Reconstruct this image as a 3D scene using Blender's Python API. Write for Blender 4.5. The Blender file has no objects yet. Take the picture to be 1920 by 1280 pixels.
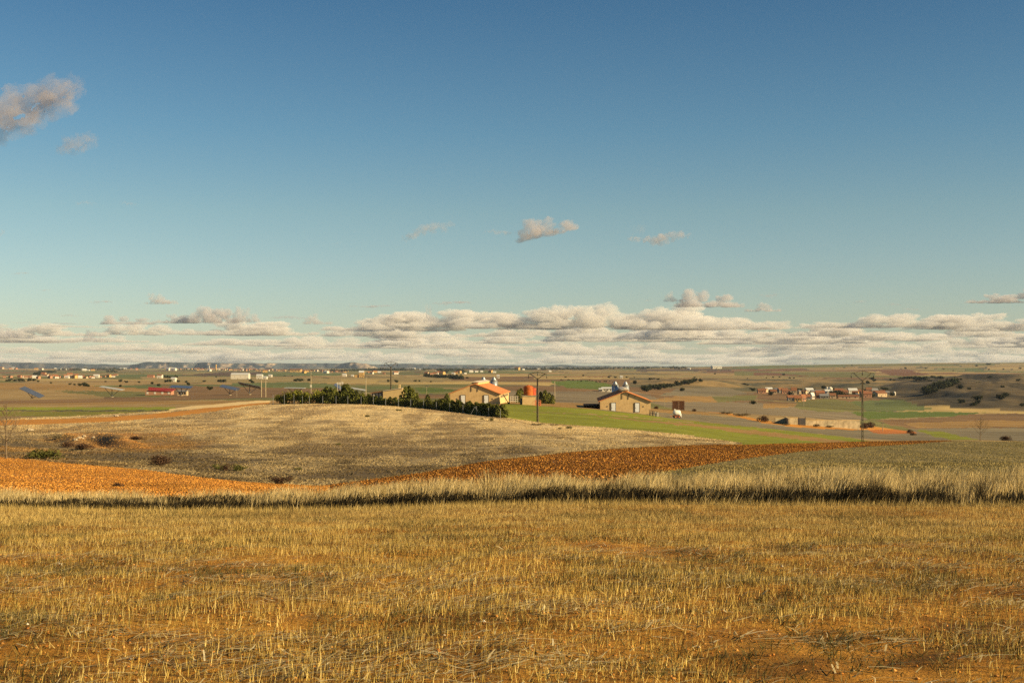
import bpy, bmesh, math, random
import numpy as np
from mathutils import Vector, Matrix

random.seed(7)
rng = np.random.default_rng(7)
scene = bpy.context.scene
COL = scene.collection
F = 2400.0      # focal length in px of a 1920 px wide frame
HY = 686.0      # eye-level row
CZ = 1.9        # camera height above the stubble
R = math.radians

# ------------------------------------------------------------------ tagging
def tag(o, label=None, cat=None, group=None, kind=None):
    if label: o['label'] = label
    if cat: o['category'] = cat
    if group: o['group'] = group
    if kind: o['kind'] = kind
    return o

ONES = ['', 'first', 'second', 'third', 'fourth', 'fifth', 'sixth', 'seventh', 'eighth', 'ninth', 'tenth', 'eleventh',
        'twelfth', 'thirteenth', 'fourteenth', 'fifteenth', 'sixteenth', 'seventeenth', 'eighteenth', 'nineteenth']
TENS = {2: 'twent', 3: 'thirt', 4: 'fort', 5: 'fift', 6: 'sixt', 7: 'sevent', 8: 'eight', 9: 'ninet'}
def ordinal(n):
    if n >= 100:
        return 'hundredth' if n == 100 else 'hundred-and-' + ordinal(n - 100)
    if n < 20: return ONES[n]
    t, o = divmod(n, 10)
    return TENS[t] + ('ieth' if o == 0 else 'y-' + ONES[o])

# ------------------------------------------------------------------ noise
def _hash(ix, iy, seed):
    h = (ix.astype(np.int64) * 374761393 + iy.astype(np.int64) * 668265263 + seed * 1442695041) & 0xffffffff
    h = ((h ^ (h >> 13)) * 1274126177) & 0xffffffff
    h = h ^ (h >> 16)
    return (h & 0xffffff) / float(0xffffff)
def vnoise(x, y, seed=0):
    x = np.asarray(x, float); y = np.asarray(y, float)
    ix = np.floor(x); iy = np.floor(y); fx = x - ix; fy = y - iy
    fx = fx * fx * (3 - 2 * fx); fy = fy * fy * (3 - 2 * fy)
    a = _hash(ix, iy, seed); b = _hash(ix + 1, iy, seed); c = _hash(ix, iy + 1, seed); d = _hash(ix + 1, iy + 1, seed)
    return (a + (b - a) * fx) * (1 - fy) + (c + (d - c) * fx) * fy
def fbm(x, y, seed=0, octs=4):
    s = 0; a = 1; t = 0
    for i in range(octs):
        s = s + a * vnoise(x * 2 ** i, y * 2 ** i, seed + i * 17); t += a; a *= .55
    return s / t

# ------------------------------------------------------------------ terrain
PXT = np.arange(-1500, 3401, 4.0)
def curve(pts, sm=22):
    xs = [p[0] for p in pts]; ys = [p[1] for p in pts]
    v = np.interp(PXT, xs, ys)
    k = np.exp(-0.5 * (np.arange(-80, 81, 4.0) / sm) ** 2); k /= k.sum()
    vp = np.pad(v, len(k) // 2, mode='edge')
    return np.convolve(vp, k, 'valid')
def zrow(Y, z): return (curve([(0, Y)]), curve([(0, HY - z * F / Y)]))
def row(Ys, pys, sm=22): return (curve(Ys if isinstance(Ys, list) else [(0, Ys)]), curve(pys, sm))
ROWS = [
 zrow(3.0, -1.9), zrow(8.5, -2.02), zrow(16, -2.42),
 row(33, [(0, 956), (300, 960), (600, 957), (800, 950), (1000, 944), (1200, 944), (1400, 946), (1600, 948), (1920, 950)]),
 row(38, [(0, 937), (300, 940), (600, 936), (800, 928), (1000, 920), (1200, 914), (1400, 912), (1600, 911), (1920, 910)]),
 row([(0, 62), (300, 60), (600, 56), (900, 60), (1400, 70), (1920, 75)],
     [(0, 893), (300, 906), (600, 918), (800, 905), (1000, 886), (1200, 876), (1400, 870), (1600, 867), (1920, 865)]),
 row([(-500, 105), (0, 95), (300, 85), (600, 76), (800, 82), (1000, 98), (1200, 120), (1400, 138), (1600, 158), (1920, 170)],
     [(-500, 830), (-200, 842), (0, 857), (150, 869), (300, 884), (450, 901), (600, 913), (640, 907), (787, 888), (920, 863), (1020, 851),
      (1153, 842), (1260, 838), (1400, 834.5), (1500, 831.5), (1604, 830), (1775, 828), (1920, 828), (2400, 826)], 16),
 row([(-500, 130), (0, 122), (300, 112), (600, 90), (800, 100), (1000, 122), (1200, 140), (1400, 160), (1600, 178), (1920, 195)],
     [(0, 838), (300, 866), (600, 902), (700, 897), (800, 888), (1000, 858), (1200, 846), (1400, 840), (1600, 834), (1700, 834), (1920, 836)]),
 row([(0, 180), (600, 165), (800, 165), (1000, 165), (1200, 170), (1400, 182), (1600, 200), (1920, 220)],
     [(0, 808), (300, 815), (600, 826), (800, 829), (1000, 824), (1200, 826), (1400, 830), (1600, 832), (1920, 834)]),
 row([(0, 260), (500, 255), (600, 250), (700, 245), (800, 235), (950, 220), (1008, 215), (1280, 200), (1400, 200), (1600, 215), (1920, 240)],
     [(-300, 792), (0, 786), (300, 770), (500, 757), (600, 756), (700, 759), (800, 766), (950, 782), (1008, 792), (1200, 807), (1280, 815), (1400, 828), (1600, 828), (1920, 828)]),
 row([(0, 330), (300, 320), (500, 300), (700, 285), (850, 285), (1100, 283), (1280, 275), (1447, 262), (1600, 250), (1700, 260), (1920, 290)],
     [(0, 768), (300, 759), (500, 751), (700, 758), (850, 762), (950, 761), (1100, 768), (1280, 789), (1447, 805), (1600, 820), (1700, 822), (1920, 823)]),
 row(380, [(0, 758), (300, 751), (500, 746), (700, 751), (850, 753), (950, 752), (1100, 757), (1280, 769), (1400, 775), (1500, 782), (1600, 794), (1700, 809), (1920, 811)]),
 row(700, [(0, 748), (300, 742), (500, 741), (850, 742), (1000, 743), (1200, 752), (1400, 764), (1600, 782), (1920, 793)]),
 row(1300, [(0, 726), (300, 724), (700, 724), (1000, 724), (1200, 732), (1400, 747), (1600, 756), (1700, 763), (1920, 766)]),
 row(2000, [(0, 716), (600, 715), (1000, 715), (1200, 719), (1400, 726), (1600, 729), (1700, 727), (1920, 734)]),
 row(3200, [(0, 707), (600, 707), (1000, 705), (1200, 706), (1400, 709), (1600, 708), (1750, 707), (1920, 709)]),
 row(5500, [(0, 700), (600, 699), (1000, 698), (1200, 697), (1400, 697), (1600, 698), (1920, 698)]),
 row(9000, [(0, 694.5), (600, 694), (1000, 692.6), (1200, 691), (1300, 689.5), (1400, 687.5), (1500, 686), (1600, 684), (1750, 682), (1920, 681), (2400, 681)]),
 row(14000, [(0, 691.3), (1000, 690.6), (1400, 689), (1700, 686), (1920, 685)]),
 row(30000, [(0, 689)]),
]
YT = np.stack([r[0] for r in ROWS], 1); PT = np.stack([r[1] for r in ROWS], 1)
ZT = -(PT - HY) * YT / F
def rows_at(px):
    t = np.clip((px - PXT[0]) / 4.0, 0, len(PXT) - 1.001); i = t.astype(int); f = (t - i)[:, None]
    return YT[i] * (1 - f) + YT[i + 1] * f, ZT[i] * (1 - f) + ZT[i + 1] * f
def _pchip(Y, Yr, Zr):
    h = np.diff(Yr, axis=1); d = np.diff(Zr, axis=1) / h
    m = np.zeros_like(Zr)
    same = d[:, :-1] * d[:, 1:] > 0
    w1 = 2 * h[:, 1:] + h[:, :-1]; w2 = h[:, 1:] + 2 * h[:, :-1]
    with np.errstate(divide='ignore', invalid='ignore'):
        hm = (w1 + w2) / (w1 / d[:, :-1] + w2 / d[:, 1:])
    m[:, 1:-1] = np.where(same, hm, 0); m[:, 0] = d[:, 0]; m[:, -1] = d[:, -1]
    k = np.clip((Yr <= Y[:, None]).sum(1) - 1, 0, Yr.shape[1] - 2)
    a = np.arange(len(Y)); x0 = Yr[a, k]; hh = h[a, k]; t = np.clip((Y - x0) / hh, 0, 1)
    t2 = t * t; t3 = t2 * t
    return ((2 * t3 - 3 * t2 + 1) * Zr[a, k] + (t3 - 2 * t2 + t) * hh * m[a, k]
            + (-2 * t3 + 3 * t2) * Zr[a, k + 1] + (t3 - t2) * hh * m[a, k + 1])
def undul(X, Y, px):
    D = np.maximum(Y, 3)
    z = np.zeros_like(X)
    for i, L in enumerate((1.3, 3, 8, 22, 60, 170, 450, 1200)):
        w = np.exp(-(np.log(L / (0.055 * D)) / 1.0) ** 2)
        z += 0.011 * L * w * (vnoise(X / L + 11.3 * i, Y / L - 7.1 * i, 5 + i) - .5) * 2
    nb = np.clip((30 - Y) / 6, 0, 1); z += nb * ((fbm(X / 1.25, Y / 1.25, 44, 3) - .5) * .17 + (vnoise(X / .3, Y / .3, 45) - .5) * .02)
    # broken gullied slopes on the right
    g = np.clip((px - 1640) / 120, 0, 1) * np.clip((Y - 1200) / 300, 0, 1) * np.clip((3600 - Y) / 600, 0, 1)
    z += g * (fbm(X / 190, Y / 330, 77, 5) - .5) * 62
    g2 = np.clip((px - 1180) / 60, 0, 1) * np.clip((1700 - px) / 80, 0, 1) * np.clip((Y - 1700) / 300, 0, 1) * np.clip((3000 - Y) / 500, 0, 1)
    z += g2 * (fbm(X / 150, Y / 260, 78, 5) - .5) * 26
    # left gully on the meadow slope
    gg = np.exp(-((px - 200) / 90) ** 2) * np.exp(-((Y - 150) / 22) ** 2)
    z += gg * (vnoise((X + Y * .45) / 3.2, Y / 40, 91) - .55) * 2.4
    return z
def tz(X, Y):
    X = np.atleast_1d(np.asarray(X, float)); Y = np.atleast_1d(np.asarray(Y, float))
    X, Y = np.broadcast_arrays(X, Y); sh = X.shape; X = X.ravel(); Y = Y.ravel()
    out = np.empty(len(X))
    for s in range(0, len(X), 100000):
        x = X[s:s + 100000]; y = Y[s:s + 100000]; yy = np.maximum(y, 3.0)
        px = 960 + x / yy * F
        Yr, Zr = rows_at(px)
        z = _pchip(yy, Yr, Zr) + undul(x, y, px)
        out[s:s + 100000] = z + CZ
    return out.reshape(sh)
def tz1(X, Y): return float(tz(X, Y)[0])
def at(px, Y, dz=0.0):
    X = (px - 960) / F * Y
    return Vector((X, Y, tz1(X, Y) + dz))
def find(px, py, y0, y1):
    """nearest distance between y0 and y1 at which the ground shows on row py"""
    Ys = np.geomspace(y0, y1, 300); X = (px - 960) / F * Ys
    p = HY - (tz(X, Ys) - CZ) * F / Ys
    return float(Ys[np.argmin(np.abs(p - py))])
def ground_at(px, py, y0, y1): return at(px, find(px, py, y0, y1))

# ------------------------------------------------------------------ materials
def new_mat(name):
    m = bpy.data.materials.new(name); m.use_nodes = True
    nt = m.node_tree; nt.nodes.clear()
    out = nt.nodes.new('ShaderNodeOutputMaterial'); b = nt.nodes.new('ShaderNodeBsdfPrincipled')
    nt.links.new(b.outputs[0], out.inputs[0])
    b.inputs['Roughness'].default_value = .9
    b.inputs['Specular IOR Level'].default_value = .15
    return m, nt, b
def link(nt, a, b): nt.links.new(a, b)
def noise_node(nt, scale, detail=5, rough=.6, vec=None, w=None):
    n = nt.nodes.new('ShaderNodeTexNoise'); n.inputs['Scale'].default_value = scale
    n.inputs['Detail'].default_value = detail; n.inputs['Roughness'].default_value = rough
    if vec is not None: link(nt, vec, n.inputs['Vector'])
    return n
def geo_pos(nt, sc=(1, 1, 1)):
    g = nt.nodes.new('ShaderNodeNewGeometry'); m = nt.nodes.new('ShaderNodeMapping')
    link(nt, g.outputs['Position'], m.inputs['Vector']); m.inputs['Scale'].default_value = sc
    return m.outputs[0]
def obj_pos(nt, sc=(1, 1, 1)):
    g = nt.nodes.new('ShaderNodeTexCoord'); m = nt.nodes.new('ShaderNodeMapping')
    link(nt, g.outputs['Object'], m.inputs['Vector']); m.inputs['Scale'].default_value = sc
    return m.outputs[0]
def ramp(nt, fac, stops):
    r = nt.nodes.new('ShaderNodeValToRGB'); link(nt, fac, r.inputs[0])
    e = r.color_ramp.elements
    while len(e) < len(stops): e.new(.5)
    for el, (p, c) in zip(e, stops):
        el.position = p; el.color = (*c, 1) if len(c) == 3 else c
    return r
def mixc(nt, mode, fac, a, b):
    m = nt.nodes.new('ShaderNodeMix'); m.data_type = 'RGBA'; m.blend_type = mode
    for s, v in ((m.inputs[0], fac), (m.inputs[6], a), (m.inputs[7], b)):
        if isinstance(v, (int, float)): s.default_value = v
        elif isinstance(v, tuple): s.default_value = (*v, 1)
        else: link(nt, v, s)
    return m.outputs[2]
def bump(nt, b, h, strength, dist):
    n = nt.nodes.new('ShaderNodeBump'); n.inputs['Strength'].default_value = strength; n.inputs['Distance'].default_value = dist
    link(nt, h, n.inputs['Height']); link(nt, n.outputs[0], b.inputs['Normal'])

def soil_mat(name, lo, mid, hi, s1=.5, s2=9, bd=.05, sx=1, extra=None):
    m, nt, b = new_mat(name)
    p = geo_pos(nt, (sx, 1, 1))
    a = noise_node(nt, s1, 6, .65, p); c = noise_node(nt, s2, 5, .7, p)
    r = ramp(nt, a.outputs[0], [(.33, lo), (.5, mid), (.68, hi)])
    r2 = ramp(nt, c.outputs[0], [(.3, (.55, .5, .45)), (.7, (1.3, 1.3, 1.3))])
    col = mixc(nt, 'MULTIPLY', 1.0, r.outputs[0], r2.outputs[0])
    if extra: col = extra(nt, p, col)
    link(nt, col, b.inputs['Base Color'])
    bump(nt, b, c.outputs[0], .9, bd)
    return m

def field_mat(name, s1, s2, bd, contrast=.5, aniso=1.0, streak=None):
    """colour of each field from the land-use attribute, broken up by noise"""
    m, nt, b = new_mat(name)
    p = geo_pos(nt, (aniso, 1, 1))
    at_ = nt.nodes.new('ShaderNodeAttribute'); at_.attribute_name = 'landuse'
    a = noise_node(nt, s1, 7, .68, p); c = noise_node(nt, s2, 5, .7, p)
    lo = 1 - contrast; hi = 1 + contrast
    r = ramp(nt, a.outputs[0], [(.3, (lo, lo, lo)), (.7, (hi, hi * .98, hi * .92))])
    r2 = ramp(nt, c.outputs[0], [(.3, (lo, lo, lo * 1.05)), (.7, (hi, hi, hi))])
    col = mixc(nt, 'MULTIPLY', 1.0, at_.outputs[0], r.outputs[0])
    col = mixc(nt, 'MULTIPLY', 1.0, col, r2.outputs[0])
    link(nt, col, b.inputs['Base Color'])
    bump(nt, b, c.outputs[0], .8, bd)
    return m

def plain_mat(name, col, rough=.8, var=.2, scale=3, metal=0, spec=.2, bumpd=0):
    m, nt, b = new_mat(name)
    a = noise_node(nt, scale, 5, .65, obj_pos(nt))
    lo = tuple(c * (1 - var) for c in col); hi = tuple(min(1, c * (1 + var)) for c in col)
    r = ramp(nt, a.outputs[0], [(.3, lo), (.7, hi)])
    link(nt, r.outputs[0], b.inputs['Base Color'])
    b.inputs['Roughness'].default_value = rough; b.inputs['Metallic'].default_value = metal
    b.inputs['Specular IOR Level'].default_value = spec
    if bumpd: bump(nt, b, a.outputs[0], .6, bumpd)
    return m

def attr_mat(name, rough=.85, trans=.0, tint=(1, 1, 1)):
    m, nt, b = new_mat(name)
    a = nt.nodes.new('ShaderNodeAttribute'); a.attribute_name = 'tone'
    col = mixc(nt, 'MULTIPLY', 1.0, a.outputs[0], tint)
    link(nt, col, b.inputs['Base Color']); b.inputs['Roughness'].default_value = rough
    b.inputs['Specular IOR Level'].default_value = .1
    if trans:
        t = nt.nodes.new('ShaderNodeBsdfTranslucent'); link(nt, col, t.inputs[0])
        mx = nt.nodes.new('ShaderNodeMixShader'); mx.inputs[0].default_value = trans
        out = [n for n in nt.nodes if n.type == 'OUTPUT_MATERIAL'][0]
        link(nt, b.outputs[0], mx.inputs[1]); link(nt, t.outputs[0], mx.inputs[2]); link(nt, mx.outputs[0], out.inputs[0])
    return m

def tile_mat(name, lo, hi):
    m, nt, b = new_mat(name)
    p = obj_pos(nt)
    a = noise_node(nt, 1.3, 5, .7, p)
    w = nt.nodes.new('ShaderNodeTexWave'); w.wave_type = 'BANDS'; w.bands_direction = 'Y'
    w.inputs['Scale'].default_value = 1.2; link(nt, p, w.inputs[0])
    r = ramp(nt, a.outputs[0], [(.3, lo), (.7, hi)])
    link(nt, r.outputs[0], b.inputs['Base Color']); bump(nt, b, w.outputs[0], .5, .05)
    return m
def block_mat(name, c1, c2, mortar, sc=1.0):
    m, nt, b = new_mat(name)
    tc = nt.nodes.new('ShaderNodeTexCoord'); s = nt.nodes.new('ShaderNodeSeparateXYZ'); link(nt, tc.outputs['Object'], s.inputs[0])
    ad = nt.nodes.new('ShaderNodeMath'); ad.operation = 'ADD'; link(nt, s.outputs[0], ad.inputs[0]); link(nt, s.outputs[1], ad.inputs[1])
    cb = nt.nodes.new('ShaderNodeCombineXYZ'); link(nt, ad.outputs[0], cb.inputs[0]); link(nt, s.outputs[2], cb.inputs[1])
    br = nt.nodes.new('ShaderNodeTexBrick'); link(nt, cb.outputs[0], br.inputs[0]); br.inputs['Scale'].default_value = sc
    br.inputs['Color1'].default_value = (*c1, 1); br.inputs['Color2'].default_value = (*c2, 1); br.inputs['Mortar'].default_value = (*mortar, 1)
    br.inputs['Mortar Size'].default_value = .015
    n = noise_node(nt, .8, 6, .7, tc.outputs['Object'])
    r = ramp(nt, n.outputs[0], [(.3, (.75, .72, .68)), (.7, (1.15, 1.12, 1.1))])
    link(nt, mixc(nt, 'MULTIPLY', 1.0, br.outputs[0], r.outputs[0]), b.inputs['Base Color'])
    return m
def metal_sheet(name, col):
    m, nt, b = new_mat(name)
    p = obj_pos(nt)
    w = nt.nodes.new('ShaderNodeTexWave'); w.bands_direction = 'Z'; w.inputs['Scale'].default_value = 2.6; link(nt, p, w.inputs[0])
    a = noise_node(nt, 1.5, 4, .6, p)
    r = ramp(nt, a.outputs[0], [(.3, tuple(c * .7 for c in col)), (.7, col)])
    link(nt, r.outputs[0], b.inputs['Base Color']); b.inputs['Metallic'].default_value = .55; b.inputs['Roughness'].default_value = .38
    bump(nt, b, w.outputs[0], .35, .03)
    return m

M = {}
M['block'] = block_mat('sand_block', (.66, .46, .22), (.60, .41, .19), (.50, .34, .16), 1.6)
M['render_light'] = plain_mat('ochre_render', (.62, .43, .19), .85, .12, 1.2)
M['roof_tile'] = tile_mat('orange_fibre_roof', (.50, .16, .05), (.66, .25, .09))
M['roof_red'] = tile_mat('red_clay_roof', (.20, .075, .035), (.36, .15, .07))
M['roof_brown'] = tile_mat('brown_clay_roof', (.16, .07, .035), (.30, .13, .06))
M['ridge_cap'] = plain_mat('pale_ridge_sheet', (.62, .50, .36), .6, .15)
M['white_door'] = plain_mat('white_door_paint', (.75, .72, .66), .5, .08)
M['steel'] = metal_sheet('galvanised_steel', (.48, .49, .48))
M['dark_steel'] = plain_mat('dark_steel', (.10, .095, .09), .5, .2, 4, .6)
M['post'] = plain_mat('grey_fence_steel', (.20, .20, .20), .6, .2, 3, .0)
M['concrete'] = plain_mat('weathered_concrete', (.38, .30, .18), .9, .42, .8, bumpd=.01)
M['pole_metal'] = plain_mat('brown_grey_pole_steel', (.13, .10, .06), .6, .25, 3.0, .2)
M['glass_cap'] = plain_mat('glazed_insulator', (.05, .04, .035), .3, .1, 4, 0, .5)
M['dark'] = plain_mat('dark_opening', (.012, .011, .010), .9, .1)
M['tank_orange'] = plain_mat('orange_tank_paint', (.42, .10, .018), .6, .35, 1.6)
M['tank_red'] = plain_mat('red_tank_paint', (.42, .07, .025), .6, .3, 1.6)
M['crate_red'] = plain_mat('red_crate_paint', (.60, .17, .07), .6, .25, 3)
M['rust'] = plain_mat('rust_sheet', (.13, .06, .03), .8, .6, 2.2)
M['trailer_white'] = plain_mat('cream_tank_paint', (.72, .68, .58), .5, .2, 2)
M['rubber'] = plain_mat('tyre_rubber', (.03, .028, .026), .9, .1)
M['panel'] = plain_mat('blue_solar_glass', (.075, .085, .11), .25, .2, 1.0, 0, .6)
M['panel_back'] = plain_mat('pale_panel_frame', (.38, .37, .33), .5, .1)
M['wall_white'] = plain_mat('white_limewash', (.60, .53, .42), .85, .12)
M['wall_tan'] = plain_mat('tan_render', (.48, .34, .20), .85, .18)
M['wall_ochre'] = plain_mat('ochre_wall', (.50, .30, .10), .85, .15)
M['wall_brick'] = plain_mat('brick_wall', (.38, .19, .11), .85, .2)
M['wall_grey'] = plain_mat('grey_wall', (.24, .21, .17), .85, .2)
M['roof_pale'] = plain_mat('pale_metal_roof', (.58, .55, .49), .5, .1)
M['roof_grey'] = plain_mat('grey_fibre_roof', (.22, .205, .19), .8, .15)
M['bark'] = plain_mat('bark', (.10, .075, .05), .95, .3, 6)
M['bark_pale'] = plain_mat('pale_bark', (.17, .12, .07), .95, .3, 6)
M['stone'] = plain_mat('pale_stone', (.38, .29, .18), .9, .2, 6)
M['wood'] = plain_mat('grey_timber', (.13, .10, .07), .9, .2, 6)

def leaf_mat(name, c1, c2):
    m, nt, b = new_mat(name)
    n = noise_node(nt, 1.6, 3, .6, geo_pos(nt)); oi = nt.nodes.new('ShaderNodeObjectInfo')
    r = ramp(nt, n.outputs[0], [(.35, c1), (.65, c2)])
    v = nt.nodes.new('ShaderNodeMapRange'); link(nt, oi.outputs['Random'], v.inputs[0]); v.inputs[3].default_value = .75; v.inputs[4].default_value = 1.25
    hs = nt.nodes.new('ShaderNodeHueSaturation'); link(nt, r.outputs[0], hs.inputs['Color']); link(nt, v.outputs[0], hs.inputs['Value'])
    link(nt, hs.outputs[0], b.inputs['Base Color']); b.inputs['Specular IOR Level'].default_value = .1
    return m
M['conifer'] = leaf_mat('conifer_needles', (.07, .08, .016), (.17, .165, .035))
M['conifer_warm'] = leaf_mat('sunlit_conifer_needles', (.11, .12, .016), (.24, .22, .035))  # brighter copy of the needles, sunlight put into the colour
M['evergreen'] = leaf_mat('evergreen_oak_leaves', (.022, .025, .012), (.045, .048, .018))
M['scrub_brown'] = leaf_mat('brown_scrub_twigs', (.055, .030, .018), (.12, .065, .035))
M['scrub_green'] = leaf_mat('olive_scrub_leaves', (.06, .065, .014), (.13, .12, .03))
M['scrub_dry'] = leaf_mat('dry_scrub_twigs', (.12, .09, .05), (.24, .18, .09))

# ------------------------------------------------------------------ mesh helpers
def np_mesh(name, verts, faces, mats, attr=None, attr_name='tone', smooth=False, parent=None):
    me = bpy.data.meshes.new(name)
    verts = np.ascontiguousarray(verts, np.float32); faces = np.ascontiguousarray(faces, np.int32)
    k = faces.shape[1]
    me.vertices.add(len(verts)); me.vertices.foreach_set('co', verts.ravel())
    me.loops.add(faces.size); me.loops.foreach_set('vertex_index', faces.ravel())
    me.polygons.add(len(faces))
    me.polygons.foreach_set('loop_start', np.arange(0, faces.size, k, dtype=np.int32))
    me.polygons.foreach_set('loop_total', np.full(len(faces), k, dtype=np.int32))
    if smooth: me.polygons.foreach_set('use_smooth', np.ones(len(faces), bool))
    if attr is not None:
        a = me.color_attributes.new(attr_name, 'FLOAT_COLOR', 'POINT')
        c = np.ones((len(verts), 4), np.float32); c[:, :3] = attr
        a.data.foreach_set('color', c.ravel())
    me.update(calc_edges=True)
    for m in (mats if isinstance(mats, list) else [mats]): me.materials.append(m)
    o = bpy.data.objects.new(name, me); COL.objects.link(o)
    if parent: o.parent = parent
    return o

class MB:
    def __init__(s): s.v = []; s.f = []
    def add(s, vs, fs):
        n = len(s.v); s.v += [tuple(v) for v in vs]; s.f += [tuple(i + n for i in f) for f in fs]; return s
    def box(s, c, d, rot=None):
        x, y, z = d[0] / 2, d[1] / 2, d[2] / 2
        vs = [Vector((a * x, b * y, e * z)) for a in (-1, 1) for b in (-1, 1) for e in (-1, 1)]
        if rot: vs = [rot @ v for v in vs]
        vs = [v + Vector(c) for v in vs]
        return s.add(vs, [(0, 1, 3, 2), (4, 6, 7, 5), (0, 4, 5, 1), (2, 3, 7, 6), (0, 2, 6, 4), (1, 5, 7, 3)])
    def bar(s, a, b, w, h=None):
        a = Vector(a); b = Vector(b); d = b - a; h = h or w
        rot = d.to_track_quat('Z', 'Y').to_matrix()
        return s.box((a + b) / 2, (w, h, d.length), rot)
    def tube(s, a, b, r0, r1=None, n=8, cap=True):
        a = Vector(a); b = Vector(b); r1 = r0 if r1 is None else r1
        q = (b - a).to_track_quat('Z', 'Y').to_matrix()
        vs = []
        for c, r in ((a, r0), (b, r1)):
            vs += [c + q @ Vector((math.cos(2 * math.pi * i / n) * r, math.sin(2 * math.pi * i / n) * r, 0)) for i in range(n)]
        fs = [(i, (i + 1) % n, n + (i + 1) % n, n + i) for i in range(n)]
        if cap: fs += [tuple(range(n))[::-1], tuple(range(n, 2 * n))]
        return s.add(vs, fs)
    def lathe(s, prof, n=20, c=(0, 0, 0)):
        vs = []; fs = []
        for r, z in prof:
            vs += [(c[0] + math.cos(2 * math.pi * i / n) * r, c[1] + math.sin(2 * math.pi * i / n) * r, c[2] + z) for i in range(n)]
        for k in range(len(prof) - 1):
            fs += [(k * n + i, k * n + (i + 1) % n, (k + 1) * n + (i + 1) % n, (k + 1) * n + i) for i in range(n)]
        fs += [tuple(range(n))[::-1], tuple(range((len(prof) - 1) * n, len(prof) * n))]
        return s.add(vs, fs)
    def prism(s, poly, axis_from, axis_to):
        """poly: list of (x,z); extruded along y"""
        n = len(poly)
        vs = [(x, axis_from, z) for x, z in poly] + [(x, axis_to, z) for x, z in poly]
        fs = [tuple(range(n)), tuple(range(n, 2 * n))[::-1]] + [(i, n + i, n + (i + 1) % n, (i + 1) % n) for i in range(n)]
        return s.add(vs, fs)
    def build(s, name, mat, parent=None, smooth=False):
        me = bpy.data.meshes.new(name); me.from_pydata(s.v, [], s.f); me.update()
        me.materials.append(mat)
        if smooth:
            for p in me.polygons: p.use_smooth = True
        o = bpy.data.objects.new(name, me); COL.objects.link(o)
        if parent: o.parent = parent
        return o
def empty(name, loc=(0, 0, 0), rz=0.0, sc=1.0):
    o = bpy.data.objects.new(name, None); COL.objects.link(o)
    o.location = loc; o.rotation_euler = (0, 0, rz); o.scale = (sc,) * 3
    o.empty_display_size = .2
    return o
def dup(root, loc, rz=0.0, sc=1.0):
    r = root.copy(); COL.objects.link(r); r.location = loc; r.rotation_euler = (0, 0, rz)
    r.scale = sc if isinstance(sc, tuple) else (sc,) * 3
    for ch in list(root.children):
        c = ch.copy(); COL.objects.link(c); c.parent = r
        for g in list(ch.children):
            d = g.copy(); COL.objects.link(d); d.parent = c
    return r

# ------------------------------------------------------------------ land use
def _b(d, k): return {a: tuple(min(.8, v * k) for v in c) for a, c in d.items()}
C = _b(dict(
 straw=(.42, .29, .105), straw_dim=(.30, .215, .085), tan=(.34, .22, .085), olive=(.17, .15, .045), green=(.115, .145, .022),
 green_far=(.13, .145, .045), brown=(.21, .12, .05), redbrown=(.18, .08, .035), darkbrown=(.11, .065, .035), orange=(.50, .22, .055),
 orange_soft=(.33, .19, .06), grey=(.21, .165, .095), vine=(.22, .165, .095), scrub=(.115, .095, .045), rust=(.42, .14, .03),
 track=(.56, .235, .038), bank=(.80, .56, .25), lime=(.215, .215, .02), sand=(.40, .28, .13)), 1.0)
def inpoly(x, y, poly):
    ins = np.zeros(x.shape, bool); n = len(poly); j = n - 1
    for i in range(n):
        xi, yi = poly[i]; xj, yj = poly[j]
        if yi != yj:
            c = ((yi > y) != (yj > y)) & (x < (xj - xi) * (y - yi) / (yj - yi) + xi)
            ins ^= c
        j = i
    return ins
def band(pts, w):
    """polyline (px,py) with half-thickness w in rows -> polygon"""
    return [(x, y - (w if isinstance(w, (int, float)) else w[i])) for i, (x, y) in enumerate(pts)] + \
           [(x, y + (w if isinstance(w, (int, float)) else w[i])) for i, (x, y) in reversed(list(enumerate(pts)))]

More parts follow.
